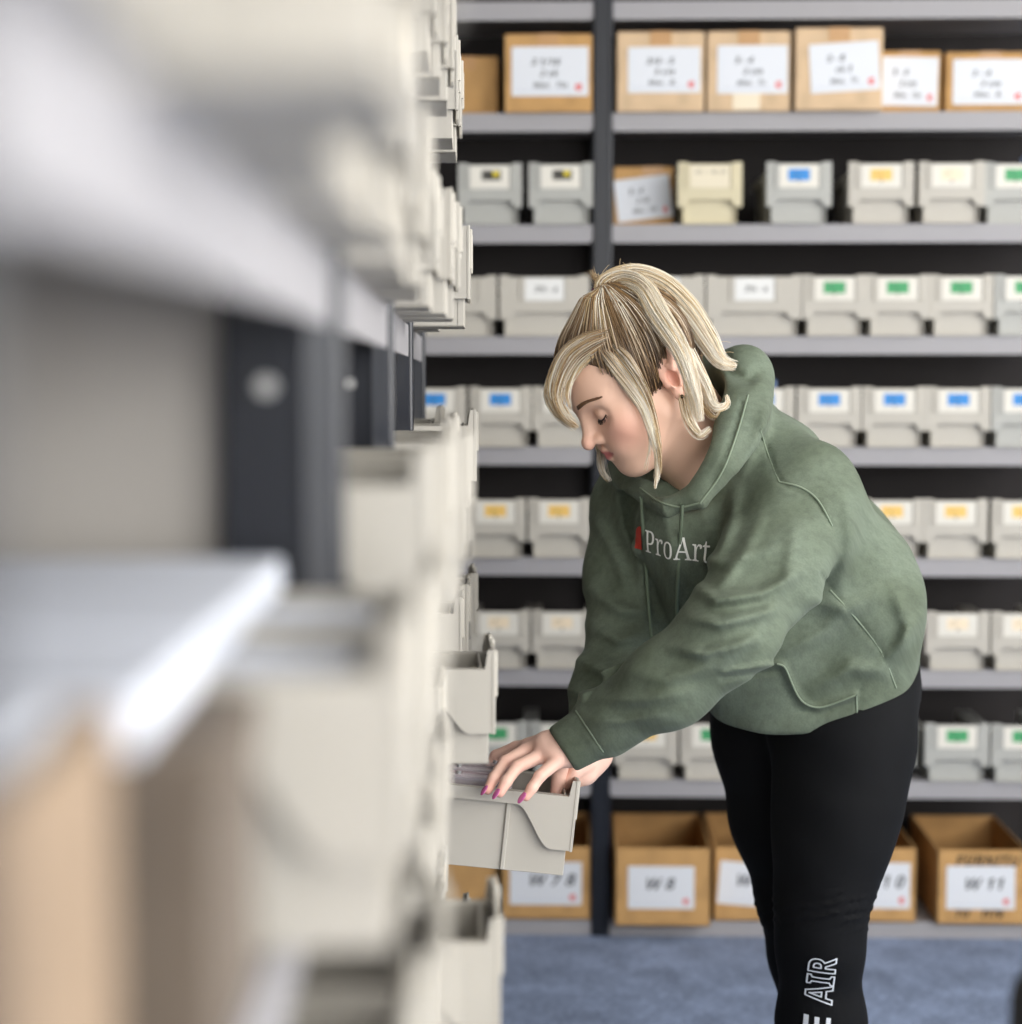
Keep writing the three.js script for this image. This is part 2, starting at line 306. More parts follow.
function closedBox(label, w, h, d, mat, note, noteSize, noteAt, tilt, tape) {
  const g = thing('cardboard_box', label, 'box', 'boxes on the end rack');
  mesh('carton', metreUV(rbox(w, h, d, 0, h / 2, -d / 2, 0.003, 2)), mat, g);
  for (const s of [-1, 1]) mesh('lid_flap', metreUV(rbox(w - 0.002, 0.003, d / 2 - 0.002, 0, h + 0.0015, -d / 2 + s * d / 4, 0.001, 1)), mat, g);
  mesh('tape_strip', merge([box(0.048, 0.03, 0.0006, tape[0], h - 0.012, 0.0004), box(0.048, 0.0006, d, tape[0], h + 0.0035, -d / 2)]), tape[2] ? M.tapePale : M.tape, g);
  if (tape[1]) mesh('tape_tab', box(0.06, 0.045, 0.0006, tape[1], 0.026, 0.0004), M.tapePale, g);
  if (note) { const p = mesh('paper_note', new THREE.PlaneGeometry(...noteSize), note, g); p.position.set(noteAt[0], noteAt[1], 0.0015); p.rotation.z = tilt; }
  return g;
}
const tx = (a, b, c) => noteMat([[a, 62, 66, 34], [b, 92, 106, 32], [c, 70, 146, 27]]);
const top1 = [
  [-0.23, 0.15, 0.13, M.card, null, 'brown carton half hidden behind the side rack bins, top box shelf', 0.06],
  [-0.041, 0.194, 0.168, M.card, ['3 1/16', '2 ck', 'Mac.  Tin'], 'tan carton with a pale tape tab, left of the upright on the box shelf', 0.0, [0, 0.004, 0.17, 0.108], 0, [0, 0.0]],
  [0.208, 0.193, 0.172, M.cardPale, ['3/4 - 5', '5 cm', 'Mac.  B.'], 'pale carton with a straight white note, first right of the upright', 0.0, [0, 0.008, 0.16, 0.1], 0, [0, 0]],
  [0.403, 0.184, 0.172, M.cardPale, ['5 - 4', '2 cm', 'Mac.  Tr.'], 'pale carton with a tape tab under its note, second right of the upright', 0.0, [0, 0.008, 0.155, 0.105], 0, [0, -0.005]],
  [0.6, 0.192, 0.176, M.cardPale, ['5 - 8', 'ck 3', 'Mac.  Tr.'], 'tallest pale carton with a tilted white note on the box shelf', -0.012, [0, 0.012, 0.152, 0.106], 0.06, [0, 0]],
  [0.768, 0.138, 0.137, M.card, ['5 - 4', '2 cm', 'Mac.  Tin'], 'small brown carton set back beside the tallest pale carton', 0.06, [0, -0.005, 0.135, 0.108], -0.02, [0, 0.0]],
  [0.947, 0.198, 0.134, M.card, ['3 - 4', '3 cm', 'Mac.  B.'], 'low brown carton cut off by the picture edge on the box shelf', 0.06, [0, 0.0, 0.165, 0.1], 0, [0, 0]],
];
for (const [x, w, h, m, t, label, back, nz, tilt, tape] of top1) {
  const g = closedBox(label, w, h, 0.3, m, t ? tx(...t) : null, nz ? [nz[2], nz[3]] : null, nz ? [nz[1], h * 0.53] : null, tilt || 0, tape ? [0, tape[1]] : [0, 0]);
  g.position.set(x, LEVELS[1], -D + 0.012 - back);
}
{ // box with a slanted note on the bin shelf
  const g = closedBox('brown carton with a slanted grey note behind the cream bin', 0.135, 0.132, 0.28, M.card, tx('5 - 4', '2 ck', 'Mac.  Tin'), [0.125, 0.095], [0.0, 0.064], 0.12, [0.02, 0]);
  g.position.set(0.175, LEVELS[2], -D - 0.07);
}
function openBox(label, w, h, d, mat, note, noteSize, noteAt, tilt, scrawl) {
  const g = thing('open_cardboard_box', label, 'box', 'open boxes on the bottom shelf'), t = 0.005;
  mesh('carton', metreUV(merge([rbox(w, h, t, 0, h / 2, -t / 2, 0.0015, 1), rbox(w, h, t, 0, h / 2, -d + t / 2, 0.0015, 1), ...[-1, 1].map((s) => rbox(t, h, d, s * (w / 2 - t / 2), h / 2, -d / 2, 0.0015, 1)), rbox(w, t, d, 0, t / 2, -d / 2, 0.0015, 1)])), mat, g);
  if (note) { const p = mesh('paper_note', new THREE.PlaneGeometry(...noteSize), note, g); p.position.set(noteAt[0], noteAt[1], 0.0012); p.rotation.z = tilt; }
  if (scrawl) {
    const tex = canvasTexture(256, 200, (c) => { c.clearRect(0, 0, 256, 200); c.fillStyle = '#26211c'; c.font = 'bold italic 44px sans-serif'; c.fillText('FURNITU', 44, 40); c.fillText('10   HN', 40, 186); });
    const p = mesh('marker_writing', new THREE.PlaneGeometry(w * 0.95, h * 0.95), std(0xffffff, 0.8, { map: tex, transparent: true }), g); p.position.set(0, h / 2, 0.0007);
  }
  return g;
}
const W = (t) => noteMat([[t, 62, 96, 66]]);
const low = [
  [-0.24, 0.17, 0.16, M.card, null, 'dark brown open carton beside the side rack on the bottom shelf', -0.02],
  [-0.044, 0.205, 0.17, M.card, 'W 7 8', 'open carton noted W 7 8 under the pulled bin', 0.0, [0, 0.0, 0.165, 0.1]],
  [0.222, 0.217, 0.18, M.card, 'W 8', 'open carton noted W 8 overhanging the bottom shelf', 0.045, [0, -0.004, 0.15, 0.098]],
  [0.437, 0.192, 0.172, M.card, 'W 9', 'open carton with tilted note, left of the legs', 0.0, [0, -0.01, 0.15, 0.1, -0.08]],
  [0.695, 0.215, 0.172, M.card, 'W 1 0', 'open carton partly behind the legs, right of them', 0.0, [0, 0.018, 0.15, 0.106]],
  [0.95, 0.205, 0.172, M.card, 'W 11', 'open carton noted W 11 with black marker writing', 0.01, [0, -0.004, 0.155, 0.1], true],
];
for (const [x, w, h, m, t, label, fwd, nz, scrawl] of low) {
  const g = openBox(label, w, h, 0.34, m, t ? W(t) : null, nz ? [nz[2], nz[3]] : null, nz ? [nz[1], h * 0.5] : null, nz?.[4] || 0, scrawl);
  g.position.set(x, LEVELS[8], -D + fwd);
}
{ // low carton with white papers on the close side shelf
  const g = thing('paper_carton', 'low tan carton full of white papers on the closest side shelf', 'box');
  const t = 0.005, w = 0.13, h = 0.13, d = 0.34;
  mesh('carton', metreUV(merge([rbox(w, h, t, 0, h / 2, -t / 2), rbox(w, h, t, 0, h / 2, -d + t / 2), ...[-1, 1].map((s) => rbox(t, h, d, s * (w / 2), h / 2, -d / 2)), rbox(w, t, d, 0, t / 2, -d / 2)])), M.cardDull, g);
  g.position.copy(sideAt(-0.036, SIDE[0][2][4], 0.5)); g.rotation.y = TURN + Math.PI / 2;
  const p = thing('paper_stack', 'thick white paper stack lying in the close low carton', 'papers');
  for (let i = 0; i < 6; i++) { const s = mesh('paper_sheets', rbox(0.115, 0.021, 0.31, 0, 0.0105 + 0.021 * i, 0, 0.001, 1), M.paper, p); s.rotation.y = rr(-0.01, 0.01); s.position.x = rr(-0.004, 0.004); }
  p.position.copy(sideAt(-0.207, SIDE[0][2][4] + 0.006, 0.5)); p.rotation.y = TURN + Math.PI / 2;
}

{ // added dark box imitating the shadowed gap between the papers and the first bin
  const g = thing('gap_shade_box', 'added dark box standing in for the shadowed gap behind the paper carton on the closest side shelf', 'box'), w = 0.11, h = 0.108, d = 0.34;
  mesh('carton', metreUV(rbox(w, h, d, 0, h / 2, -d / 2, 0.003, 2)), M.cardGapShade, g);
  mesh('lid', metreUV(rbox(w + 0.004, 0.02, d + 0.004, 0, h - 0.006, -d / 2, 0.003, 2)), M.cardGapShade, g);
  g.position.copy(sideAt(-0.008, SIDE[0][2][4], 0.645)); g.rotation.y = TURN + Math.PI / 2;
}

{ // flat white envelopes on the added gap-shade box and on the close bins
  for (const [u, y, lu, n, label] of [[0.64, SIDE[0][2][4] + 0.1125, 0.13, 3, 'white envelopes lying flat on the added dark box of the shadowed gap'], [0.87, SIDE[0][2][4] + 0.1135, 0.3, 3, 'white envelopes lying flat across the blurred close bins']]) {
    const p = thing('envelope_stack', label, 'envelopes');
    for (let k = 0; k < n; k++) { const e = mesh('envelope', rbox(lu, 0.006, 0.27, 0, 0.003 + 0.0061 * k, 0, 0.0015, 1), M.paper, p); e.rotation.y = rr(-0.02, 0.02); }
    p.position.copy(sideAt(-0.165, y, u)); p.rotation.y = TURN + Math.PI / 2;
  }
}

// ---------------------------------------------------------------- the person: signed distances meshed by surface nets
const V = (x, y, z) => new THREE.Vector3(x, y, z);
const camInv = camera.matrixWorld.clone().invert();
const at = (px, py, depth) => V((px - 511) / FOCAL * depth, (512 - py) / FOCAL * depth, -depth).applyMatrix4(camera.matrixWorld);   // a point of the place
const smin = (a, b, k) => { const h = Math.max(k - Math.abs(a - b), 0) / k; return Math.min(a, b) - h * h * k * 0.25; };
const smax = (a, b, k) => -smin(-a, -b, k);
function cone(a, b, ra, rb) {                            // tapered capsule
  const bx = b.x - a.x, by = b.y - a.y, bz = b.z - a.z, l2 = bx * bx + by * by + bz * bz || 1e-9;
  return (x, y, z) => { const px = x - a.x, py = y - a.y, pz = z - a.z; let t = (px * bx + py * by + pz * bz) / l2; t = t < 0 ? 0 : t > 1 ? 1 : t; const dx = px - t * bx, dy = py - t * by, dz = pz - t * bz; return Math.sqrt(dx * dx + dy * dy + dz * dz) - (ra + (rb - ra) * t); };
}
function chain(points) { const out = []; for (let i = 0; i + 1 < points.length; i++) out.push(cone(points[i][0], points[i + 1][0], points[i][1], points[i + 1][1])); return out; }
function ball(c, r) { return (x, y, z) => Math.hypot(x - c.x, y - c.y, z - c.z) - r; }
function ellipsoid(c, rx, ry, rz) { return (x, y, z) => { const a = (x - c.x) / rx, b = (y - c.y) / ry, d = (z - c.z) / rz, k0 = Math.hypot(a, b, d), k1 = Math.hypot(a / rx, b / ry, d / rz); return k1 < 1e-9 ? -Math.min(rx, ry, rz) : k0 * (k0 - 1) / k1; }; }
function surfaceNet(f, lo, hi, h) {
  const n = [0, 1, 2].map((k) => Math.ceil((hi.getComponent(k) - lo.getComponent(k)) / h) + 1), [nx, ny, nz] = n;
  const v = new Float32Array(nx * ny * nz), id = new Int32Array(nx * ny * nz).fill(-1), sx = 1, sy = nx, sz = nx * ny;
  // coarse pass skips empty space
  const S = 4;
  for (let k = 0; k < nz; k += S) for (let j = 0; j < ny; j += S) for (let i = 0; i < nx; i += S) {
    const c = f(lo.x + (i + S / 2) * h, lo.y + (j + S / 2) * h, lo.z + (k + S / 2) * h), far = Math.abs(c) > h * S * 1.9 + 0.03;
    for (let c2 = k; c2 < Math.min(k + S, nz); c2++) for (let b = j; b < Math.min(j + S, ny); b++) for (let a = i; a < Math.min(i + S, nx); a++) v[a + b * sy + c2 * sz] = far ? c : f(lo.x + a * h, lo.y + b * h, lo.z + c2 * h);
  }
  const pos = [], idx = [];
  const off = [0, 1, sy, sy + 1, sz, sz + 1, sz + sy, sz + sy + 1], E = [[0, 1], [2, 3], [4, 5], [6, 7], [0, 2], [1, 3], [4, 6], [5, 7], [0, 4], [1, 5], [2, 6], [3, 7]];
  for (let k = 0; k < nz - 1; k++) for (let j = 0; j < ny - 1; j++) for (let i = 0; i < nx - 1; i++) {
    const o = i + j * sy + k * sz; let m = 0; for (let c = 0; c < 8; c++) if (v[o + off[c]] < 0) m |= 1 << c;
    if (m === 0 || m === 255) continue;
    let x = 0, y = 0, z = 0, q = 0;
    for (const [a, b] of E) { const va = v[o + off[a]], vb = v[o + off[b]]; if ((va < 0) === (vb < 0)) continue; const t = va / (va - vb); x += (a & 1) + t * ((b & 1) - (a & 1)); y += (a >> 1 & 1) + t * ((b >> 1 & 1) - (a >> 1 & 1)); z += (a >> 2) + t * ((b >> 2) - (a >> 2)); q++; }
    id[o] = pos.length / 3; pos.push(lo.x + (i + x / q) * h, lo.y + (j + y / q) * h, lo.z + (k + z / q) * h);
  }
  const quad = (a, b, c, d, flip) => { if (a < 0 || b < 0 || c < 0 || d < 0) return; if (flip) idx.push(a, c, b, a, d, c); else idx.push(a, b, c, a, c, d); };
  for (let k = 1; k < nz - 1; k++) for (let j = 1; j < ny - 1; j++) for (let i = 1; i < nx - 1; i++) {
    const o = i + j * sy + k * sz, s = v[o] < 0;
    if (s !== v[o + sx] < 0) quad(id[o - sy - sz], id[o - sz], id[o], id[o - sy], !s);
    if (s !== v[o + sy] < 0) quad(id[o - sx - sz], id[o - sx], id[o], id[o - sz], !s);
    if (s !== v[o + sz] < 0) quad(id[o - sx - sy], id[o - sy], id[o], id[o - sx], !s);
  }
  const g = new THREE.BufferGeometry(); g.setAttribute('position', new THREE.Float32BufferAttribute(pos, 3)); g.setIndex(idx); g.computeVertexNormals(); return g;
}
function boundsOf(points, pad) { const b = new THREE.Box3(); for (const p of points) b.expandByPoint(p); b.expandByScalar(pad); return [b.min, b.max]; }
const project = (x, y, z) => { const e = camInv.elements, cx = e[0] * x + e[4] * y + e[8] * z + e[12], cy = e[1] * x + e[5] * y + e[9] * z + e[13], cz = -(e[2] * x + e[6] * y + e[10] * z + e[14]); return [511 + FOCAL * cx / cz, 512 - FOCAL * cy / cz, cz]; };

const person = thing('person', 'person in a green hooded sweatshirt and black leggings bending over an open bin', 'person');
// joints
const J = {
  pelvis: at(812, 668, 2.83), hipL: at(850, 690, 2.77), hipR: at(768, 690, 2.89), kneeL: at(820, 893, 2.73), kneeR: at(800, 900, 2.89),
  ankL: at(824, 1178, 2.78), ankR: at(832, 1150, 2.95), shL: at(797, 497, 2.56), shR: at(634, 500, 2.8), elL: at(722, 634, 2.42), elR: at(630, 630, 2.73),
  wrL: at(566, 747, 2.535), wrR: at(590, 748, 2.625), neck: at(712, 458, 2.66), headBase: at(662, 400, 2.56),
};

// ---- head, in its own frame: x to her left, y up, z to the front; origin between the ears
const pitch = 38 * Math.PI / 180, yawH = 70 * Math.PI / 180;
const hF = V(-Math.cos(pitch) * Math.sin(yawH), -Math.sin(pitch), Math.cos(pitch) * Math.cos(yawH));
const hL = V(Math.cos(yawH), 0, Math.sin(yawH)), hU = hF.clone().cross(hL).normalize();
const headOrigin = at(665, 383, 2.5).addScaledVector(hL, -0.074);
const headM = new THREE.Matrix4().makeBasis(hL, hU, hF).setPosition(headOrigin), headInv = headM.clone().invert();
const toHead = (p) => p.clone().applyMatrix4(headInv), fromHead = (x, y, z) => V(x, y, z).applyMatrix4(headM);
const pair = (f) => [f(-1), f(1)];
const headAdd = [
  [ellipsoid(V(0, 0.04, -0.006), 0.073, 0.084, 0.096), 0.02], [ellipsoid(V(0, 0.05, 0.036), 0.062, 0.056, 0.06), 0.03], [ellipsoid(V(0, -0.012, 0.042), 0.057, 0.07, 0.052), 0.03],
  ...pair((s) => [cone(V(s * 0.05, -0.038, 0.016), V(s * 0.016, -0.075, 0.073), 0.02, 0.019), 0.03]), [ellipsoid(V(0, -0.05, 0.045), 0.044, 0.038, 0.046), 0.02],
  ...pair((s) => [ellipsoid(V(s * 0.037, -0.016, 0.066), 0.026, 0.028, 0.024), 0.025]), [ball(V(0, -0.075, 0.081), 0.0165), 0.02],
  ...pair((s) => [ellipsoid(V(s * 0.02, -0.04, 0.083), 0.02, 0.02, 0.016), 0.02]),
  ...pair((s) => [cone(V(s * 0.012, 0.034, 0.091), V(s * 0.045, 0.032, 0.072), 0.006, 0.006), 0.018]),
  [cone(V(0, 0.024, 0.09), V(0, -0.011, 0.1135), 0.0085, 0.0073), 0.016], [ball(V(0, -0.0155, 0.1165), 0.009), 0.008], ...pair((s) => [ball(V(s * 0.0112, -0.0178, 0.103), 0.0068), 0.008]),
];
const headSub = [...pair((s) => [ellipsoid(V(s * 0.033, 0.012, 0.099), 0.019, 0.0125, 0.016), 0.014])];
const headLate = [
  ...pair((s) => [ball(V(s * 0.031, 0.0125, 0.0782), 0.0142), 0.004]),
  ...pair((s) => [cone(V(s * 0.003, -0.0375, 0.1025), V(s * 0.021, -0.0435, 0.09), 0.0055, 0.0028), 0.005]), ...pair((s) => [cone(V(0, -0.0485, 0.1005), V(s * 0.018, -0.0455, 0.09), 0.0065, 0.003), 0.004]),
];
// an ear: bowl with a rolled rim, ridge, tragus and lobe
function earField(s) {
  const c = V(s * 0.079, 0.006, -0.014), rim = [];
  for (let k = 0; k <= 16; k++) { const w = -0.9 + k / 16 * 4.6, z = c.z - 0.0165 * Math.cos(w - 1.35) * (w > 2.6 ? 0.9 : 1), y = c.y + 0.004 + 0.0265 * Math.sin(w - 1.35 + Math.PI / 2) * 1; rim.push([V(s * (0.0835 + 0.002 * Math.cos(w - 1.35)), y, z), 0.0036 - 0.0008 * Math.abs(k / 16 - 0.5)]); }
  const parts = [...chain(rim)], plate = ellipsoid(V(s * 0.0775, 0.005, -0.013), 0.0055, 0.028, 0.017), lobe = ellipsoid(V(s * 0.079, -0.0225, -0.006), 0.005, 0.0095, 0.0085);
  const fold = chain([[V(s * 0.083, 0.019, -0.014), 0.003], [V(s * 0.084, 0.004, -0.021), 0.003], [V(s * 0.083, -0.012, -0.014), 0.0035]]), tragus = ellipsoid(V(s * 0.079, -0.002, 0.001), 0.0045, 0.006, 0.004), bowl = ellipsoid(V(s * 0.084, 0.001, -0.009), 0.0075, 0.0125, 0.0075);
  return (x, y, z) => { let d = plate(x, y, z); for (const f of parts) d = smin(d, f(x, y, z), 0.003); d = smin(d, lobe(x, y, z), 0.006); for (const f of fold) d = smin(d, f(x, y, z), 0.003); d = smax(d, -bowl(x, y, z), 0.002); return smin(d, tragus(x, y, z), 0.003); };
}
const nostrils = pair((s) => ellipsoid(V(s * 0.0058, -0.0245, 0.1085), 0.0034, 0.004, 0.0055));
const neckTo = toHead(J.neck);
const neckBone = cone(V(0, -0.045, -0.022), neckTo, 0.054, 0.062), throat = cone(V(0, -0.06, 0.03), neckTo.clone().add(V(0, 0, 0.03)), 0.03, 0.045);
function headField(x, y, z) {
  let d = 1e3;
  for (const [f, k] of headAdd) d = smin(d, f(x, y, z), k);
  for (const [f, k] of headSub) d = smax(d, -f(x, y, z), k);
  for (const [f, k] of headLate) d = smin(d, f(x, y, z), k);
  for (const f of nostrils) d = smax(d, -f(x, y, z), 0.003);
  d = smin(d, neckBone(x, y, z), 0.025); d = smin(d, throat(x, y, z), 0.03);
  return d;
}
function paint(g, f) { const p = g.attributes.position, c = new Float32Array(p.count * 3); for (let i = 0; i < p.count; i++) c.set(f(p.getX(i), p.getY(i), p.getZ(i)), 3 * i); g.setAttribute('color', new THREE.BufferAttribute(c, 3)); return g; }
const lin = (hex) => { const c = new THREE.Color(hex); return [c.r, c.g, c.b]; };
const mixc = (a, b, t) => [0, 1, 2].map((k) => a[k] + (b[k] - a[k]) * clamp(t));
const SKIN = lin(0xe9bfa6), PINK = lin(0xdf9a88), LIP = lin(0xb86a66), EAR = lin(0xe2a490), HAND = lin(0xe8c0ae);
const blob = (x, y, z, a, b, c, r) => Math.exp(-((x - a) ** 2 + (y - b) ** 2 + (z - c) ** 2) / (r * r));
const headGeo = surfaceNet(headField, V(-0.1, -0.19, -0.125), V(0.1, 0.14, 0.14), 0.0024);
paint(headGeo, (x, y, z) => {
  const ax = Math.abs(x); let c = SKIN;
  c = mixc(c, PINK, 0.7 * blob(ax, y, z, 0.045, -0.02, 0.075, 0.028)); c = mixc(c, PINK, 0.5 * blob(ax, y, z, 0, -0.016, 0.118, 0.014));
  if (ax > 0.0735) c = mixc(c, EAR, (ax - 0.0735) / 0.004);
  const mouthLine = -0.0432 - 0.0 * ax, w = clamp(1 - ((y - mouthLine) / (0.0115 * Math.max(0.15, 1 - ax / 0.024))) ** 4) * (z > 0.085 ? 1 : 0) * (ax < 0.0225 ? 1 : 0);
  return mixc(c, LIP, w);
});
headGeo.applyMatrix4(headM);
const earGeos = [-1, 1].map((s) => paint(surfaceNet(earField(s), V(s * 0.082 - 0.014, -0.042, -0.045), V(s * 0.082 + 0.014, 0.046, 0.018), 0.0012), (x, y, z) => mixc(SKIN, EAR, 0.35 + 0.5 * blob(x, y, z, s * 0.08, 0.002, -0.012, 0.016))).applyMatrix4(headM));

// ---- hands
function handParts(list) { return list.flatMap(chain); }
const hw = (px, py, d, r) => [at(px, py, d), r];
// her left hand, lying over the edge of the bin: middle, ring and little finger seen, index behind, thumb inside the bin
const leftFingers = [
  [hw(540, 744, 2.555, 0.012), hw(516, 748, 2.585, 0.0095), hw(496, 756, 2.6, 0.0085), hw(487, 772, 2.6, 0.0078), hw(484, 786, 2.59, 0.0068)],
  [hw(546, 746, 2.545, 0.013), hw(526, 751, 2.55, 0.0105), hw(505, 762, 2.532, 0.0088), hw(494, 778, 2.505, 0.008), hw(488, 790, 2.492, 0.0066)],
  [hw(552, 750, 2.535, 0.013), hw(540, 756, 2.53, 0.0105), hw(517, 767, 2.508, 0.0088), hw(506, 782, 2.489, 0.008), hw(500, 793, 2.482, 0.0064)],
  [hw(560, 756, 2.525, 0.013), hw(556, 762, 2.512, 0.010), hw(540, 776, 2.49, 0.0082), hw(532, 788, 2.483, 0.0074), hw(526, 797, 2.48, 0.006)],
  [hw(556, 750, 2.56, 0.014), hw(560, 768, 2.575, 0.0115), hw(558, 784, 2.575, 0.0095), hw(555, 797, 2.57, 0.008)],
];
const leftPalm = [[hw(574, 742, 2.54, 0.024), hw(548, 746, 2.54, 0.02)], [hw(572, 748, 2.533, 0.024), hw(556, 756, 2.525, 0.017)], [hw(548, 746, 2.555, 0.017), hw(530, 749, 2.565, 0.014)], [hw(600, 728, 2.535, 0.026), hw(570, 745, 2.538, 0.025)]];
const rightFingers = [
  [hw(580, 772, 2.6, 0.012), hw(566, 782, 2.6, 0.0095), hw(558, 798, 2.6, 0.0085), hw(556, 812, 2.595, 0.007)],
  [hw(582, 773, 2.61, 0.012), hw(571, 786, 2.612, 0.0095), hw(564, 802, 2.612, 0.0085), hw(562, 816, 2.61, 0.007)],
  [hw(582, 770, 2.622, 0.012), hw(569, 784, 2.622, 0.0095), hw(562, 799, 2.618, 0.0085), hw(560, 811, 2.612, 0.007)],
  [hw(583, 768, 2.63, 0.011), hw(572, 780, 2.632, 0.0088), hw(566, 792, 2.63, 0.0078), hw(564, 802, 2.625, 0.0065)],
  [hw(586, 764, 2.595, 0.013), hw(574, 772, 2.585, 0.0105), hw(566, 782, 2.583, 0.0088), hw(560, 792, 2.583, 0.0075)],
];
const rightPalm = [[hw(594, 752, 2.625, 0.023), hw(583, 771, 2.61, 0.02)], [hw(592, 756, 2.63, 0.022), hw(585, 771, 2.63, 0.018)], [hw(604, 725, 2.65, 0.026), hw(592, 753, 2.628, 0.024)]];
function handField(fingers, palm) {
  const P = palm.flatMap(chain), Fg = fingers.map(chain);
  return (x, y, z) => { let d = 1e3; for (const f of P) d = smin(d, f(x, y, z), 0.014); let best = d; for (const g of Fg) { let e = 1e3; for (const f of g) e = smin(e, f(x, y, z), 0.003); best = smin(best, smin(d, e, 0.007), 0.0015); } return best; };
}
function handGeometry(fingers, palm) {
  const pts = [...fingers.flat(), ...palm.flat()].map((q) => q[0]), [lo, hi] = boundsOf(pts, 0.032), g = surfaceNet(handField(fingers, palm), lo, hi, 0.0022);
  const tips = fingers.map((f) => f[f.length - 1][0]), kn = fingers.flatMap((f) => [f[1][0], f[2][0]]);
  return paint(g, (x, y, z) => { let c = HAND; for (const t of tips) c = mixc(c, PINK, 0.6 * blob(x, y, z, t.x, t.y, t.z, 0.014)); for (const t of kn) c = mixc(c, PINK, 0.35 * blob(x, y, z, t.x, t.y, t.z, 0.012)); return c; });
}
// ---- the body under the clothes, one surface with head and hands
const bodyBones = [...chain([[J.pelvis, 0.11], [at(775, 570, 2.76), 0.1], [at(735, 500, 2.69), 0.09], [J.neck, 0.055]]), ...chain([[J.hipL, 0.085], [J.kneeL, 0.052], [J.ankL, 0.035]]), ...chain([[J.hipR, 0.085], [J.kneeR, 0.052], [J.ankR, 0.035]]),
  ...chain([[at(735, 485, 2.67), 0.045], [at(788, 515, 2.6), 0.036], [J.elL, 0.036], [at(600, 728, 2.535), 0.026]]), ...chain([[at(690, 490, 2.73), 0.045], [at(645, 515, 2.8), 0.036], [J.elR, 0.036], [at(604, 725, 2.65), 0.026]])];
const bodyField = (x, y, z) => { let d = 1e3; for (const f of bodyBones) d = smin(d, f(x, y, z), 0.04); return d; };
const [bLo, bHi] = boundsOf(Object.values(J), 0.14);
const bodyGeo = paint(surfaceNet(bodyField, bLo, bHi, 0.012), () => SKIN);
const skinMat = new THREE.MeshPhysicalMaterial({ vertexColors: true, roughness: 0.5, sheen: 0.2, sheenRoughness: 0.5 });
function colored(list) { return mergeGeometries(list.map((g) => { const q = g.index ? g.toNonIndexed() : g; for (const k of Object.keys(q.attributes)) if (!['position', 'normal', 'color'].includes(k)) q.deleteAttribute(k); return q; })); }
mesh('body', colored([bodyGeo, headGeo, ...earGeos, handGeometry(leftFingers, leftPalm), handGeometry(rightFingers, rightPalm)]), skinMat, person);

// ---- hooded sweatshirt
const A = (px, py, d, r) => [at(px, py, d), r];
const torso = [
  ...chain([A(838, 690, 2.78, 0.115), A(842, 600, 2.73, 0.108), A(800, 510, 2.62, 0.088)]),
  ...chain([A(768, 690, 2.88, 0.1), A(715, 590, 2.84, 0.1), A(655, 515, 2.79, 0.075)]),
  ...chain([A(838, 680, 2.88, 0.122), A(820, 580, 2.84, 0.12), A(770, 470, 2.74, 0.085)]),
  ...chain([A(775, 690, 2.77, 0.1), A(745, 610, 2.72, 0.105), A(695, 525, 2.65, 0.085)]),
  ...chain([A(790, 500, 2.6, 0.078), A(735, 462, 2.68, 0.072), A(650, 495, 2.78, 0.07)]),
];
const armL = chain([A(796, 512, 2.58, 0.08), A(771, 572, 2.5, 0.067), A(728, 634, 2.44, 0.061), A(667, 684, 2.465, 0.054), A(607, 722, 2.52, 0.047)]);
const cuffL = chain([A(598, 728, 2.525, 0.04), A(567, 747, 2.535, 0.0355)]);
const armR = chain([A(640, 512, 2.8, 0.075), A(630, 570, 2.77, 0.064), A(632, 632, 2.73, 0.06), A(611, 690, 2.68, 0.052), A(600, 718, 2.655, 0.046)]);
const cuffR = chain([A(599, 722, 2.652, 0.04), A(593, 748, 2.63, 0.036)]);
const hood = chain([A(672, 503, 2.535, 0.016), A(698, 494, 2.515, 0.02), A(720, 462, 2.512, 0.027), A(737, 418, 2.54, 0.036), A(742, 379, 2.63, 0.049), A(716, 380, 2.75, 0.047), A(668, 425, 2.8, 0.035), A(625, 462, 2.74, 0.024), A(634, 486, 2.63, 0.017), A(672, 503, 2.535, 0.016)]);
const neckHole = [cone(at(720, 470, 2.68), at(660, 395, 2.58), 0.062, 0.09), cone(at(684, 482, 2.58), at(650, 420, 2.52), 0.042, 0.09)];
function plane3(a, b, c, inside) { const n = b.clone().sub(a).cross(c.clone().sub(a)).normalize(); if (n.dot(inside.clone().sub(a)) > 0) n.negate(); return (x, y, z) => (x - a.x) * n.x + (y - a.y) * n.y + (z - a.z) * n.z; }
const hem = plane3(at(928, 668, 2.87), at(825, 744, 2.655), at(716, 706, 2.8), at(760, 560, 2.75));
const cuffEndL = plane3(at(549, 731, 2.53), at(574, 769, 2.535), at(560, 747, 2.5), at(620, 715, 2.53));
const cuffEndR = plane3(at(575, 755, 2.62), at(610, 757, 2.62), at(592, 754, 2.67), at(598, 720, 2.65));
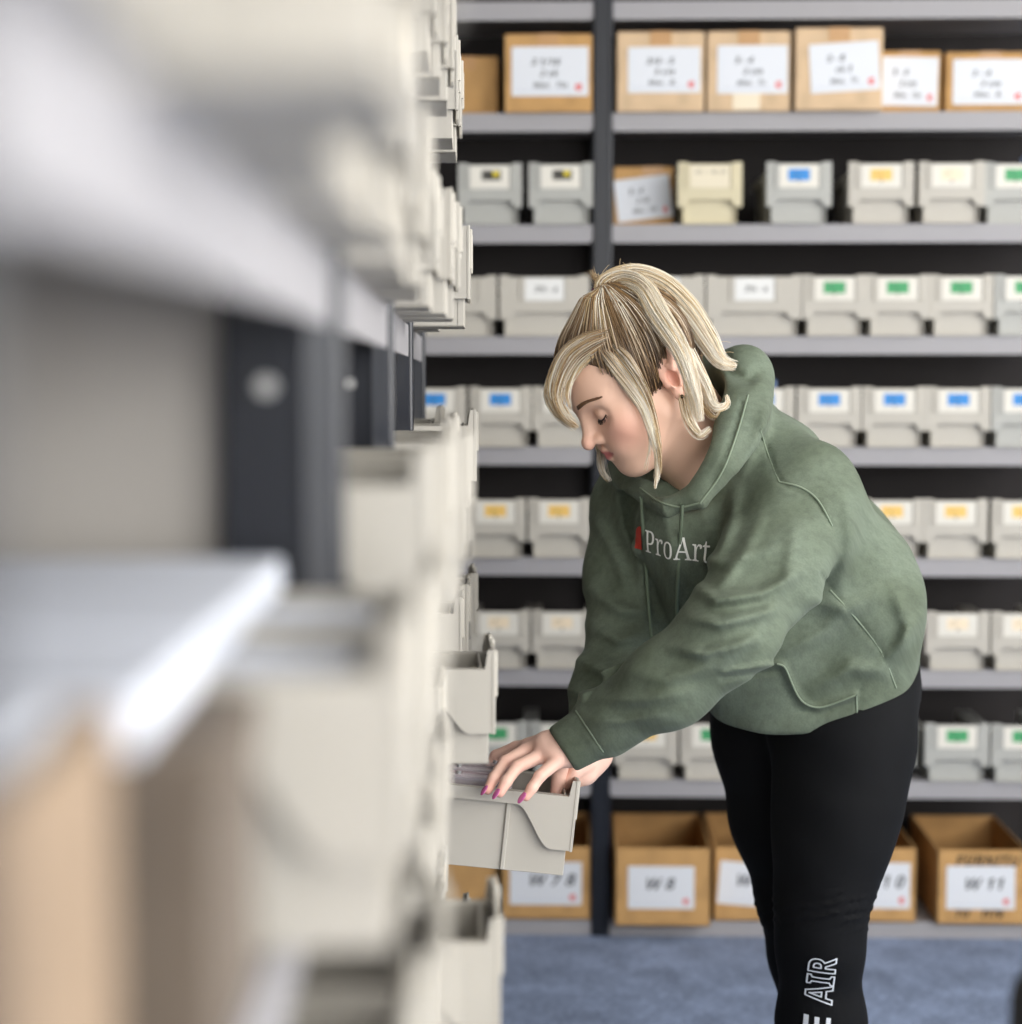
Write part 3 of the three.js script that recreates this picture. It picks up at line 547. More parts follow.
// folds: [polyline in picture pixels, width px, height m, nearest and farthest depth]
const folds = [
  // sleeve of the near arm
  [[[702, 560], [730, 562], [770, 548]], 7, 0.007, 2.3, 2.6], [[[700, 590], [715, 600], [760, 594], [800, 572]], 7, 0.014, 2.3, 2.6], [[[692, 618], [720, 624], [775, 610]], 7, 0.014, 2.3, 2.6], [[[672, 648], [705, 654], [755, 640]], 7, 0.012, 2.3, 2.6],
  [[[630, 672], [665, 680], [720, 664], [760, 630]], 8, 0.006, 2.3, 2.6], [[[600, 700], [640, 700], [690, 692]], 7, 0.007, 2.3, 2.6], [[[590, 720], [620, 722], [660, 716]], 6, 0.005, 2.3, 2.6],
  [[[760, 520], [740, 560], [716, 592]], 8, 0.006, 2.3, 2.62], [[[795, 530], [788, 580], [760, 622]], 9, 0.006, 2.3, 2.62], 
  [[[575, 712], [590, 735], [604, 752]], 3, -0.004, 2.3, 2.56],
  // far sleeve
  [[[596, 520], [618, 560], [628, 590]], 7, 0.008, 2.6, 2.85], [[[590, 590], [620, 610], [640, 612]], 7, 0.009, 2.5, 2.85], [[[590, 625], [618, 640], [640, 636]], 7, 0.009, 2.5, 2.85], [[[578, 660], [605, 672], [634, 664]], 7, 0.009, 2.5, 2.85], [[[572, 690], [600, 700], [628, 690]], 6, 0.007, 2.5, 2.85],
  // chest
  [[[612, 475], [622, 530], [640, 575], [646, 620]], 8, 0.008, 2.5, 2.8], [[[704, 506], [710, 530], [704, 570]], 8, 0.005, 2.4, 2.75], [[[735, 492], [730, 522], [716, 556]], 9, 0.008, 2.4, 2.75], [[[660, 505], [672, 540], [672, 590]], 9, 0.006, 2.4, 2.75],
  // back and side
  [[[846, 500], [852, 545], [838, 590]], 9, 0.007, 2.4, 2.95], [[[812, 600], [850, 610], [885, 592]], 10, 0.007, 2.4, 2.95], [[[790, 650], [825, 632], [850, 604]], 9, 0.006, 2.4, 2.95], [[[895, 590], [908, 625], [900, 655]], 9, 0.008, 2.4, 2.95], [[[880, 668], [905, 640], [918, 618]], 8, 0.007, 2.4, 2.95],
  [[[815, 690], [850, 668], [885, 672]], 9, 0.007, 2.4, 2.95],
  // seams (grooves)
  [[[762, 432], [774, 470], [782, 484], [815, 500], [832, 528]], 2.6, -0.0045, 2.3, 2.9], [[[820, 574], [850, 612], [880, 650], [896, 684]], 2.4, -0.004, 2.3, 2.95], [[[860, 690], [858, 716]], 2.4, -0.003, 2.3, 2.95],
  // front pocket
  [[[722, 672], [760, 666], [783, 664], [792, 684], [802, 702], [818, 708], [856, 695]], 3.2, 0.007, 2.3, 2.9], [[[722, 678], [760, 673], [778, 671], [786, 690], [797, 709], [818, 715], [850, 704]], 3.5, -0.004, 2.3, 2.9],
  // hood
  [[[722, 352], [732, 374], [747, 380], [758, 372]], 7, -0.009, 2.4, 2.8], [[[712, 482], [731, 440], [742, 402]], 2.6, -0.005, 2.3, 2.7], [[[742, 470], [762, 432], [770, 398]], 8, 0.007, 2.4, 2.8],
];
for (const f of folds) { const xs = f[0].map((p) => p[0]), ys = f[0].map((p) => p[1]), m = f[1] * 2.6; f.box = [Math.min(...xs) - m, Math.max(...xs) + m, Math.min(...ys) - m, Math.max(...ys) + m]; }
function segd(px, py, a, b) { const bx = b[0] - a[0], by = b[1] - a[1], t = clamp(((px - a[0]) * bx + (py - a[1]) * by) / (bx * bx + by * by)); return [Math.hypot(px - a[0] - t * bx, py - a[1] - t * by), t]; }
function foldHeight(x, y, z) {
  const [px, py, dz] = project(x, y, z); let s = 0;
  for (const f of folds) {
    const b = f.box; if (px < b[0] || px > b[1] || py < b[2] || py > b[3] || dz < f[3] || dz > f[4]) continue;
    let best = 1e9, tt = 0; const n = f[0].length - 1;
    for (let i = 0; i < n; i++) { const [q, t] = segd(px, py, f[0][i], f[0][i + 1]); if (q < best) { best = q; tt = (i + t) / n; } }
    const end = f[1] < 4 ? 1 : Math.sin(Math.PI * clamp(0.12 + 0.76 * tt));
    s += f[2] * (f[1] < 4 ? 0.8 : 1.5) * end * Math.exp(-((best / (f[1] * (f[1] < 4 ? 0.8 : 0.9))) ** 2));
  }
  return s;
}
const wob = (x, y, z) => 0.0018 * Math.sin(31 * x + 17 * y + 9 * z) * Math.sin(23 * y - 14 * z + 1.3) + 0.0012 * Math.sin(57 * x - 33 * y + 41 * z);
function torsoField(x, y, z) { let t = 1e3; for (const f of torso) t = smin(t, f(x, y, z), 0.06); t = smin(t, Math.min(...hood.map((f) => f(x, y, z))), 0.022); let r = 1e3; for (const f of armR) r = smin(r, f(x, y, z), 0.03); t = smin(t, r, 0.018); return Math.abs(t) < 0.03 ? t - foldHeight(x, y, z) - wob(x, y, z) : t; }
function hoodieField(x, y, z) {
  let t = 1e3; for (const f of torso) t = smin(t, f(x, y, z), 0.06);
  t = smin(t, Math.min(...hood.map((f) => f(x, y, z))), 0.022);
  let a = 1e3; for (const f of armL) a = smin(a, f(x, y, z), 0.03); let r = 1e3; for (const f of armR) r = smin(r, f(x, y, z), 0.03);
  let d = smin(smin(t, a, 0.022), r, 0.018);
  if (Math.abs(d) < 0.03) d -= foldHeight(x, y, z) + wob(x, y, z);
  const h = hem(x, y, z);
  d = smax(d, h, 0.012);
  let c = 1e3; for (const f of cuffL) c = smin(c, f(x, y, z), 0.01); d = smin(d, smax(c, cuffEndL(x, y, z), 0.004), 0.006);
  c = 1e3; for (const f of cuffR) c = smin(c, f(x, y, z), 0.01); d = smin(d, smax(c, cuffEndR(x, y, z), 0.004), 0.006);
  for (const f of neckHole) d = smax(d, -f(x, y, z), 0.012);
  return d;
}
const [hLo, hHi] = boundsOf([at(930, 650, 2.95), at(700, 345, 2.75), at(560, 750, 2.46), at(800, 745, 2.66), at(590, 600, 2.85), at(760, 600, 2.36), at(850, 600, 3.0)], 0.045);
const GREEN = lin(0x596352), PALE = lin(0x697464);
const hoodieGeo = surfaceNet(hoodieField, hLo, hHi, 0.0042);
const fabricNoise = noiseTexture(256, (i, j) => { const k = 255 * clamp(0.9 + 0.1 * nB(i, j) + 0.1 * (rnd() - 0.5)); return [k, k, k]; });
fabricNoise.repeat.set(3, 3);
const fabricBump = noiseTexture(256, (i, j) => { const k = 255 * clamp(0.5 * nC(i, j) + 0.5 * rnd()); return [k, k, k]; }, false); fabricBump.repeat.set(3, 3);
function clothUV(g) { const p = g.attributes.position, uv = new Float32Array(p.count * 2); for (let i = 0; i < p.count; i++) { uv[2 * i] = p.getX(i) + 0.37 * p.getZ(i); uv[2 * i + 1] = p.getY(i) - 0.61 * p.getZ(i); } g.setAttribute('uv', new THREE.BufferAttribute(uv, 2)); return g; }
paint(hoodieGeo, (x, y, z) => mixc(GREEN, PALE, 0.5 + 0.5 * Math.sin(19 * x + 11 * y) * Math.sin(27 * y - 13 * z + 2) + 0.4 * Math.sin(71 * x + 53 * z) * Math.sin(63 * y)));
const hoodieMat = new THREE.MeshPhysicalMaterial({ vertexColors: true, map: fabricNoise, bumpMap: fabricBump, bumpScale: 0.0002, roughness: 0.95, sheen: 0.25, sheenRoughness: 0.6, sheenColor: new THREE.Color(0.3, 0.34, 0.3) });
const sweater = mesh('hooded_sweatshirt', clothUV(hoodieGeo), hoodieMat, person);
sweater.userData.label = 'washed green cotton sweatshirt with hood';

// walks from a point along a direction to a surface
function hit(field, o, dir, most = 1.2) { let t = 0; for (let i = 0; i < 160 && t < most; i++) { const d = field(o.x + dir.x * t, o.y + dir.y * t, o.z + dir.z * t); if (d < 0.0004) break; t += d * 0.6; } return o.clone().addScaledVector(dir, t); }
const onHoodie = (px, py) => hit(torsoField, at(px, py, 2.2), at(px, py, 3).sub(at(px, py, 2)).normalize());
function tube(points, r, seg = 40, sides = 6) { return new THREE.TubeGeometry(new THREE.CatmullRomCurve3(points), seg, r, sides); }
const cordMat = std(0x6f7d68, 0.9);
for (const line of [[[641, 497], [643, 530], [646, 570], [649, 610], [652, 645]], [[682, 504], [680, 540], [678, 575], [677, 610], [679, 632]]])
  mesh('drawstring', tube(line.map(([a, b]) => onHoodie(a, b).add(V(0, 0, 0.002))), 0.0026), cordMat, sweater);
const aglet = new THREE.CapsuleGeometry(0.0035, 0.008, 4, 10); aglet.rotateZ(0.5);
mesh('cord_end', aglet, std(0xe6e6e0, 0.6), sweater).position.copy(onHoodie(667, 640).add(V(0, 0, 0.006)));
// stitched seams, raised a little from the cloth
const seamMat = std(0x76826f, 0.95), onCloth = (px, py) => hit(hoodieField, at(px, py, 2.2), at(px, py, 3).sub(at(px, py, 2)).normalize());
for (const line of [[[760, 430], [768, 455], [779, 482]], [[779, 482], [800, 487], [815, 497], [824, 510], [832, 526]], [[830, 590], [850, 612], [880, 650], [896, 688]], [[777, 664], [784, 666], [792, 684], [802, 702], [818, 708], [838, 702], [856, 695]], [[856, 695], [857, 714]], [[576, 711], [592, 735], [603, 752]], [[640, 488], [660, 502], [680, 507], [700, 503]], [[700, 503], [722, 472], [738, 430], [748, 395]]]) {
  const curve = new THREE.CatmullRomCurve3(line.map(([x, y]) => V(x, y, 0))), pts = [];
  for (let i = 0; i <= 26; i++) { const p = curve.getPoint(i / 26); pts.push(onCloth(p.x, p.y)); }
  for (let k = 0; k < 2; k++) for (let i = 1; i < pts.length - 1; i++) pts[i].lerp(pts[i - 1].clone().add(pts[i + 1]).multiplyScalar(0.5), 0.5);
  mesh('seam', tube(pts, 0.0016, 60, 5), seamMat, sweater);
}
// a printed patch laid on a surface
function printPatch(name, field, centre, uDir, vDir, w, h, draw, cw, ch, parent, n = 48, m = 20) {
  const dir = uDir.clone().cross(vDir).normalize().negate(), g = new THREE.PlaneGeometry(w, h, n, m), p = g.attributes.position;
  for (let i = 0; i < p.count; i++) { const q = hit(field, centre.clone().addScaledVector(uDir, p.getX(i)).addScaledVector(vDir, p.getY(i)).addScaledVector(dir, -0.25), dir, 0.5).addScaledVector(dir, -0.0022); p.setXYZ(i, q.x, q.y, q.z); }
  g.computeVertexNormals();
  const tex = canvasTexture(cw, ch, draw);
  return mesh(name, g, std(0xffffff, 0.7, { map: tex, transparent: true, alphaTest: 0.4 }), parent);
}
{
  const c = hit(torsoField, at(678, 549, 2.2), at(678, 549, 3).sub(at(678, 549, 2)).normalize()), a = at(630, 540, 2.66), b = at(762, 560, 2.58), u = b.sub(a).normalize(), v0 = V(0.05, 1, 0.12), v = v0.addScaledVector(u, -v0.dot(u)).normalize();
  printPatch('chest_print', torsoField, c, u, v, 0.18, 0.056, (k) => {
    k.clearRect(0, 0, 960, 240); k.fillStyle = '#b2301f'; k.beginPath(); k.moveTo(70, 190); k.lineTo(70, 90); k.quadraticCurveTo(76, 40, 140, 40); k.lineTo(140, 190); k.closePath(); k.fill();
    k.fillStyle = '#eff0ea'; k.font = '200px serif'; k.save(); k.translate(175, 190); k.scale(0.84, 1); k.fillText('ProArt', 0, 0); k.restore();
  }, 960, 240, sweater, 90, 24);
}

// ---- leggings
const legs = [
  ...chain([A(846, 672, 2.78, 0.105), A(843, 740, 2.765, 0.102), A(838, 800, 2.75, 0.092), A(830, 850, 2.742, 0.08), A(822, 900, 2.735, 0.064), A(820, 940, 2.74, 0.0605), A(821, 1020, 2.76, 0.0615), A(824, 1178, 2.785, 0.04)]),
  ...chain([A(770, 672, 2.9, 0.1), A(776, 740, 2.9, 0.094), A(786, 820, 2.895, 0.082), A(800, 900, 2.89, 0.062), A(808, 950, 2.9, 0.058), A(822, 1030, 2.93, 0.06), A(832, 1150, 2.95, 0.04)]),
];
const seat = [...chain([A(846, 690, 2.88, 0.112), A(800, 660, 2.9, 0.1)]), ...chain([A(820, 660, 2.82, 0.12), A(790, 640, 2.84, 0.11)])];
function legField(x, y, z) {
  let d = 1e3; for (const f of legs.slice(0, 7)) d = smin(d, f(x, y, z), 0.03); let e = 1e3; for (const f of legs.slice(7)) e = smin(e, f(x, y, z), 0.03);
  let s = 1e3; for (const f of seat) s = smin(s, f(x, y, z), 0.05);
  d = smin(smin(d, s, 0.05), smin(e, s, 0.05), 0.012);
  if (Math.abs(d) < 0.012) { const q = project(x, y, z); const k = Math.exp(-(((q[1] - 912) / 22) ** 2)); d -= k * 0.0024 * Math.sin((q[1] + 0.12 * (q[0] - 820)) * 0.62 + Math.sin(q[0] * 0.09)) + 0.0008 * Math.sin(40 * x + 60 * y + 20 * z); }
  return Math.max(d, 0.1 - y);
}
const leggingMat = new THREE.MeshPhysicalMaterial({ color: 0x07080b, roughness: 0.8, specularIntensity: 0.35, sheen: 0.04, sheenRoughness: 0.5, sheenColor: new THREE.Color(0.05, 0.06, 0.09) });
const [lLo, lHi] = boundsOf([...legs.keys()].length ? [J.hipL, J.hipR, J.kneeL, J.kneeR, J.ankL, J.ankR, J.pelvis] : [], 0.17);
const leggings = mesh('leggings', surfaceNet(legField, lLo, lHi, 0.006), leggingMat, person);
{
  const c = hit(legField, at(818, 1004, 2.4), at(818, 1004, 3).sub(at(818, 1004, 2)).normalize()), v = V(1, -0.1, 0).normalize(), u = V(0.06, 1, -0.06).normalize();
  printPatch('leg_print', legField, c, u, v.negate(), 0.2, 0.056, (k) => {
    k.clearRect(0, 0, 800, 224); k.font = 'bold 215px sans-serif'; k.lineWidth = 9; k.lineJoin = 'round'; k.strokeStyle = '#c9ced6';
    k.save(); k.translate(405, 190); k.scale(0.8, 1); k.strokeText('AIR', 0, 0); k.restore();
    k.fillStyle = '#cfd3da'; k.fillText('E', 222, 190);
  }, 800, 224, leggings, 60, 20);
}
// ---- shoes, below the picture
for (const [ank, s] of [[J.ankL, 0], [J.ankR, 1]]) {
  const f = V(-0.8, 0, 0.6), toe = ank.clone().addScaledVector(f, 0.14), heel = ank.clone().addScaledVector(f, -0.05);
  const up = [cone(V(heel.x, 0.05, heel.z), V(toe.x, 0.042, toe.z), 0.042, 0.038), cone(V(ank.x, 0.11, ank.z), V(ank.x, 0.05, ank.z), 0.045, 0.045)];
  const g = surfaceNet((x, y, z) => Math.max(smin(up[0](x, y, z), up[1](x, y, z), 0.03), 0.022 - y), V(Math.min(toe.x, heel.x) - 0.07, 0.0, Math.min(toe.z, heel.z) - 0.07), V(Math.max(toe.x, heel.x) + 0.07, 0.18, Math.max(toe.z, heel.z) + 0.07), 0.006);
  const shoe = mesh('shoe', g, std(0xd8d8d8, 0.7), person);
  const so = surfaceNet((x, y, z) => Math.max(up[0](x, 0.045, z) - 0.005, y - 0.024, 0.001 - y), V(Math.min(toe.x, heel.x) - 0.07, -0.02, Math.min(toe.z, heel.z) - 0.07), V(Math.max(toe.x, heel.x) + 0.07, 0.06, Math.max(toe.z, heel.z) + 0.07), 0.006);
  mesh('sole', so, std(0xf0f0ee, 0.6), shoe);
}

// ---- hair: strands as thin tapered tubes
function strandMesh(name, strands, parent) {             // strands: [points, radius, rootColour, tipColour, taper]
  const pos = [], nor = [], col = [], idx = [], S = 4;
  for (const [pts, r, c0, c1, taper = 0.75] of strands) {
    const n = pts.length, base = pos.length / 3;
    for (let i = 0; i < n; i++) {
      const t = i / (n - 1), d = pts[Math.min(i + 1, n - 1)].clone().sub(pts[Math.max(i - 1, 0)]).normalize();
      const a = V(0.31, 0.2, 0.93).cross(d).normalize(), b = d.clone().cross(a), rad = r * (1 - taper * t * t) + 0.00012, c = mixc(c0, c1, (t - 0.1) * 1.5);
      for (let k = 0; k < S; k++) { const w = k / S * 2 * Math.PI, q = a.clone().multiplyScalar(Math.cos(w)).addScaledVector(b, Math.sin(w)); pos.push(pts[i].x + q.x * rad, pts[i].y + q.y * rad, pts[i].z + q.z * rad); nor.push(q.x, q.y, q.z); col.push(...c); }
      if (i) for (let k = 0; k < S; k++) { const p = base + (i - 1) * S, q = base + i * S, k1 = (k + 1) % S; idx.push(p + k, p + k1, q + k1, p + k, q + k1, q + k); }
    }
  }
  const g = new THREE.BufferGeometry(); g.setAttribute('position', new THREE.Float32BufferAttribute(pos, 3)); g.setAttribute('normal', new THREE.Float32BufferAttribute(nor, 3)); g.setAttribute('color', new THREE.Float32BufferAttribute(col, 3)); g.setIndex(idx);
  return mesh(name, g, new THREE.MeshStandardMaterial({ vertexColors: true, roughness: 0.42 }), parent);
}
const ROOT = lin(0x5a4632), MID = lin(0x9a7a52), BLOND = lin(0xd8be92), LIGHT = lin(0xf8f0e0);
const pick = (...c) => c[Math.floor(rnd() * c.length)];
const vary = (c) => { const k = rr(0.8, 1.15); return c.map((x) => Math.min(1, x * k)); };
const SC = V(0, 0.04, -0.006), SR = V(0.073, 0.084, 0.096), TAIL = V(0, 0.128, -0.03);
const hairline = (y) => y > 0.09 ? 0.07 : y > 0.04 ? 0.038 + (y - 0.04) * 0.64 : y > -0.005 ? 0.02 + (y + 0.005) * 0.4 : y > -0.03 ? -0.03 : -0.045;
const capBare = (x, y, z) => {
  let d = ellipsoid(SC, SR.x + 0.0045, SR.y + 0.0055, SR.z + 0.006)(x, y, z);
  d = smin(d, ellipsoid(V(0, 0.05, 0.036), 0.064, 0.058, 0.062)(x, y, z), 0.03); d = smin(d, cone(V(0, 0.11, -0.02), V(0, 0.116, -0.03), 0.03, 0.016)(x, y, z), 0.03);
  return d;
};
const capField = (x, y, z) => smax(smax(capBare(x, y, z), z - hairline(y), 0.004), -0.055 - y, 0.01);
const capGeo = paint(surfaceNet(capField, V(-0.1, -0.08, -0.13), V(0.1, 0.17, 0.11), 0.003), (x, y, z) => mixc(ROOT, MID, 0.25 + 0.2 * Math.sin(90 * y + 60 * x)));
capGeo.applyMatrix4(headM);
const hair = mesh('hair', capGeo, new THREE.MeshStandardMaterial({ vertexColors: true, roughness: 0.5 }), person);
hair.userData.label = 'blond hair tied up with darker roots';
{
  const end = V((TAIL.x - SC.x) / SR.x, (TAIL.y - SC.y) / SR.y, (TAIL.z - SC.z) / SR.z).normalize(), list = [];
  const outward = (x, y, z, add) => { const d = V(x, y, z); return V(SC.x + d.x * (SR.x + add), SC.y + d.y * (SR.y + add), SC.z + d.z * (SR.z + add)); };
  let tries = 0;
  while (list.length < 2600 && tries++ < 40000) {
    const w = rr(-Math.PI, Math.PI), h = rr(-0.95, 0.85), c = Math.sqrt(1 - h * h), s = V(Math.sin(w) * c, h, Math.cos(w) * c), p0 = outward(s.x, s.y, s.z, 0.004);
    if (p0.z > hairline(p0.y) + 0.003 || p0.y < -0.05) continue;
    const ang = Math.acos(clamp(s.dot(end), -1, 1)); if (ang < 0.25) continue;
    const pts = [], n = 12, lift = rr(0.003, 0.008), jit = rr(-0.06, 0.06);
    const front = p0.z > 0.03;
    for (let i = 0; i < n; i++) {
      const t = i / (n - 1), a = Math.sin((1 - t) * ang) / Math.sin(ang), b = Math.sin(t * ang) / Math.sin(ang), d = s.clone().multiplyScalar(a).addScaledVector(end, b).normalize();
      const side = d.clone().cross(end).multiplyScalar(jit * Math.sin(Math.PI * t)); d.add(side).normalize();
      const rise = 0.0035 + lift * Math.sin(Math.PI * Math.min(1, t * 0.7 + 0.1)) + 0.003 * t ** 4;
      const e = V(d.x * SR.x, d.y * SR.y, d.z * SR.z).normalize(), q = hit(capBare, SC.clone().addScaledVector(e, 0.2), e.clone().negate(), 0.3); pts.push(q.addScaledVector(e, rise - 0.003).applyMatrix4(headM));
    }
    const light = rnd() < 0.22;
    list.push([pts, rr(0.0004, 0.0009), vary(light ? MID : ROOT), vary(light ? LIGHT : front ? pick(MID, BLOND) : pick(ROOT, MID, MID)), 0.3]);
  }
  strandMesh('scalp_strands', list, hair);
}
// bundles follow guide curves [px, py, depth, half width in m]
const scalp = (x, y, z) => Math.min(headField(x, y, z), capField(x, y, z));
function onHead(px, py, off, fallback) {                 // depth just in front of head or hair at a pixel
  const o = toHead(at(px, py, 2.2)), d = toHead(at(px, py, 3)).sub(toHead(at(px, py, 2.2))).normalize(), q = hit(scalp, o, d, 0.6);
  return scalp(q.x, q.y, q.z) < 0.002 ? project(...q.applyMatrix4(headM).toArray())[2] - off : fallback;
}
const hug = (list, off, fallback) => { let last = 9; return list.map(([x, y, r], i) => { const d = Math.min(onHead(x, y, i > 1 ? off : i ? -0.003 : -0.014, fallback), i > 2 ? last + 0.006 : 9); last = d; return [x, y, d, i ? r : r * 0.6]; }); };
function bundle(guide, n, c0, c1, r, samples = 22, flat = 1, wild = 0.0035) {
  const curve = new THREE.CatmullRomCurve3(guide.map(([x, y, d]) => at(x, y, d))), out = [];
  const rad = (t) => { const q = t * (guide.length - 1), i = Math.min(guide.length - 2, Math.floor(q)); return guide[i][3] + (guide[i + 1][3] - guide[i][3]) * (q - i); };
  for (let k = 0; k < n; k++) {
    const w = rr(0, 2 * Math.PI), q = Math.sqrt(rnd()), len = 1 - 0.42 * rnd() ** 1.4, ph = rr(0, 6.28), fr = rr(3, 8), am = rr(0, wild), pts = [];
    for (let i = 0; i < samples; i++) {
      const t = i / (samples - 1) * len, p = curve.getPoint(t), d = curve.getTangent(t), a = V(0, 0.15, 1).cross(d).normalize(), b = d.clone().cross(a), R = rad(t);
      pts.push(p.addScaledVector(a, q * Math.cos(w) * R + am * Math.sin(fr * t + ph)).addScaledVector(b, q * Math.sin(w) * R * flat + am * Math.cos(fr * t * 0.8 + ph)));
    }
    out.push([pts, rr(r * 0.6, r * 1.3), vary(c0()), vary(c1()), 0.9]);
  }
  return out;
}
const lightHair = () => pick(LIGHT, LIGHT, LIGHT, BLOND), deepHair = () => pick(MID, BLOND, BLOND, LIGHT);
strandMesh('ponytail', [
  ...bundle([[603, 294, 2.555, 0.011], [605, 285, 2.55, 0.013], [621, 279, 2.54, 0.0135], [641, 286, 2.515, 0.013], [658, 314, 2.485, 0.015], [681, 352, 2.465, 0.012], [693, 390, 2.46, 0.009], [700, 422, 2.465, 0.005]], 640, deepHair, lightHair, 0.0006, 26, 0.7),
  ...bundle([[605, 293, 2.565, 0.010], [609, 283, 2.565, 0.013], [632, 275, 2.56, 0.0145], [661, 284, 2.545, 0.015], [688, 310, 2.53, 0.016], [708, 340, 2.525, 0.014], [722, 362, 2.53, 0.009], [737, 366, 2.53, 0.005]], 798, deepHair, lightHair, 0.0006, 26, 0.7),
  ...bundle([[604, 290, 2.57, 0.008], [618, 284, 2.575, 0.012], [648, 290, 2.575, 0.014], [676, 330, 2.56, 0.012], [696, 372, 2.55, 0.011], [706, 405, 2.53, 0.008], [716, 416, 2.52, 0.004], [722, 406, 2.52, 0.003]], 200, () => pick(ROOT, MID, MID), () => pick(MID, BLOND, LIGHT), 0.0006, 26, 1, 0.004),
  ...bundle([[662, 345, 2.52, 0.008], [682, 390, 2.505, 0.007], [690, 422, 2.5, 0.006], [700, 435, 2.495, 0.004], [711, 428, 2.495, 0.003]], 70, () => pick(MID, BLOND), lightHair, 0.0005, 20, 1, 0.004),
  ...bundle([[690, 350, 2.52, 0.004], [706, 385, 2.5, 0.006], [716, 407, 2.49, 0.004], [727, 404, 2.49, 0.002], [727, 394, 2.49, 0.001]], 95, lightHair, lightHair, 0.0004, 20, 1, 0.004),
  ...bundle([[603, 292, 2.555, 0.004], [597, 280, 2.555, 0.005], [590, 268, 2.555, 0.008]], 40, () => pick(MID, BLOND), () => pick(BLOND, MID), 0.0003, 10, 1, 0.006),
], hair);
strandMesh('fringe', [
  // over the brow, falling away from the camera
  ...bundle(hug([[632, 318, 0.004], [612, 332, 0.007], [588, 339, 0.008], [567, 353, 0.009], [555, 374, 0.0085], [551, 396, 0.0085], [560, 413, 0.008], [576, 427, 0.005]], 0.006, 2.56), 520, () => pick(ROOT, ROOT, MID), () => pick(BLOND, MID, LIGHT), 0.00045, 22, 0.9),
  ...bundle(hug([[626, 326, 0.004], [610, 338, 0.006], [592, 346, 0.009], [574, 358, 0.010], [562, 377, 0.009], [557, 398, 0.008], [564, 415, 0.007], [578, 428, 0.004]], 0.005, 2.54), 420, () => pick(ROOT, MID), () => pick(BLOND, MID, LIGHT), 0.00045, 22, 0.8),
  ...bundle(hug([[612, 336, 0.003], [600, 348, 0.004], [584, 360, 0.006], [572, 376, 0.006], [566, 396, 0.005], [570, 412, 0.004]], 0.004, 2.53), 90, () => pick(ROOT, MID), () => pick(BLOND, LIGHT), 0.0004, 20, 0.7),
  // along temple and cheek on the near side
  ...bundle(hug([[606, 326, 0.003], [601, 345, 0.005], [612, 362, 0.008], [629, 385, 0.008], [644, 408, 0.0065], [653, 436, 0.0045], [658, 460, 0.004], [655, 489, 0.002]], 0.005, 2.5), 380, () => pick(ROOT, MID, MID), () => pick(BLOND, LIGHT, LIGHT), 0.00042, 24, 0.5, 0.0025),
  ...bundle(hug([[614, 324, 0.004], [612, 343, 0.007], [625, 360, 0.009], [640, 384, 0.007], [651, 412, 0.004], [658, 445, 0.003], [660, 474, 0.0015]], 0.005, 2.5), 200, () => pick(ROOT, ROOT, MID), () => pick(BLOND, MID, LIGHT), 0.00042, 24, 0.5, 0.003),
  ...bundle(hug([[604, 340, 0.003], [608, 356, 0.004], [624, 384, 0.006], [642, 412, 0.004], [650, 440, 0.003], [645, 470, 0.001]], 0.005, 2.49), 40, () => pick(MID, BLOND), lightHair, 0.0004, 22, 0.6, 0.003),
  // far side, below the chin
  ...bundle([[592, 425, 2.62, 0.003], [600, 450, 2.62, 0.005], [603, 470, 2.62, 0.005], [610, 482, 2.62, 0.002]], 76, () => pick(MID, BLOND), lightHair, 0.0004, 14, 1, 0.003),
], hair);
{ // flyaway hairs
  const list = [];
  for (let k = 0; k < 46; k++) { const x = rr(588, 726), y = x < 640 ? rr(276, 290) : rr(284, 300) + (x - 640) * 0.8, a = rr(0.3, 2.8), bend = rr(-1.6, 1.6), l = rr(8, 22), pts = []; let px = x, py = y; for (let i = 0; i < 10; i++) { pts.push(at(px, py, 2.53)); const w = a + bend * i / 9; px += l / 9 * Math.cos(w); py -= l / 9 * Math.sin(w); } list.push([pts, 0.00013, BLOND, BLOND, 0.5]); }
  strandMesh('flyaway_strands', list, hair);
}
{
  const g = new THREE.TorusGeometry(0.0115, 0.0048, 10, 24), q = new THREE.Quaternion().setFromUnitVectors(V(0, 0, 1), at(604, 280, 2.55).sub(at(602, 297, 2.56)).normalize());
  const o = mesh('hair_tie', g, std(0x7a4456, 0.8), person); o.position.copy(at(603, 292, 2.556)); o.quaternion.copy(q);
}
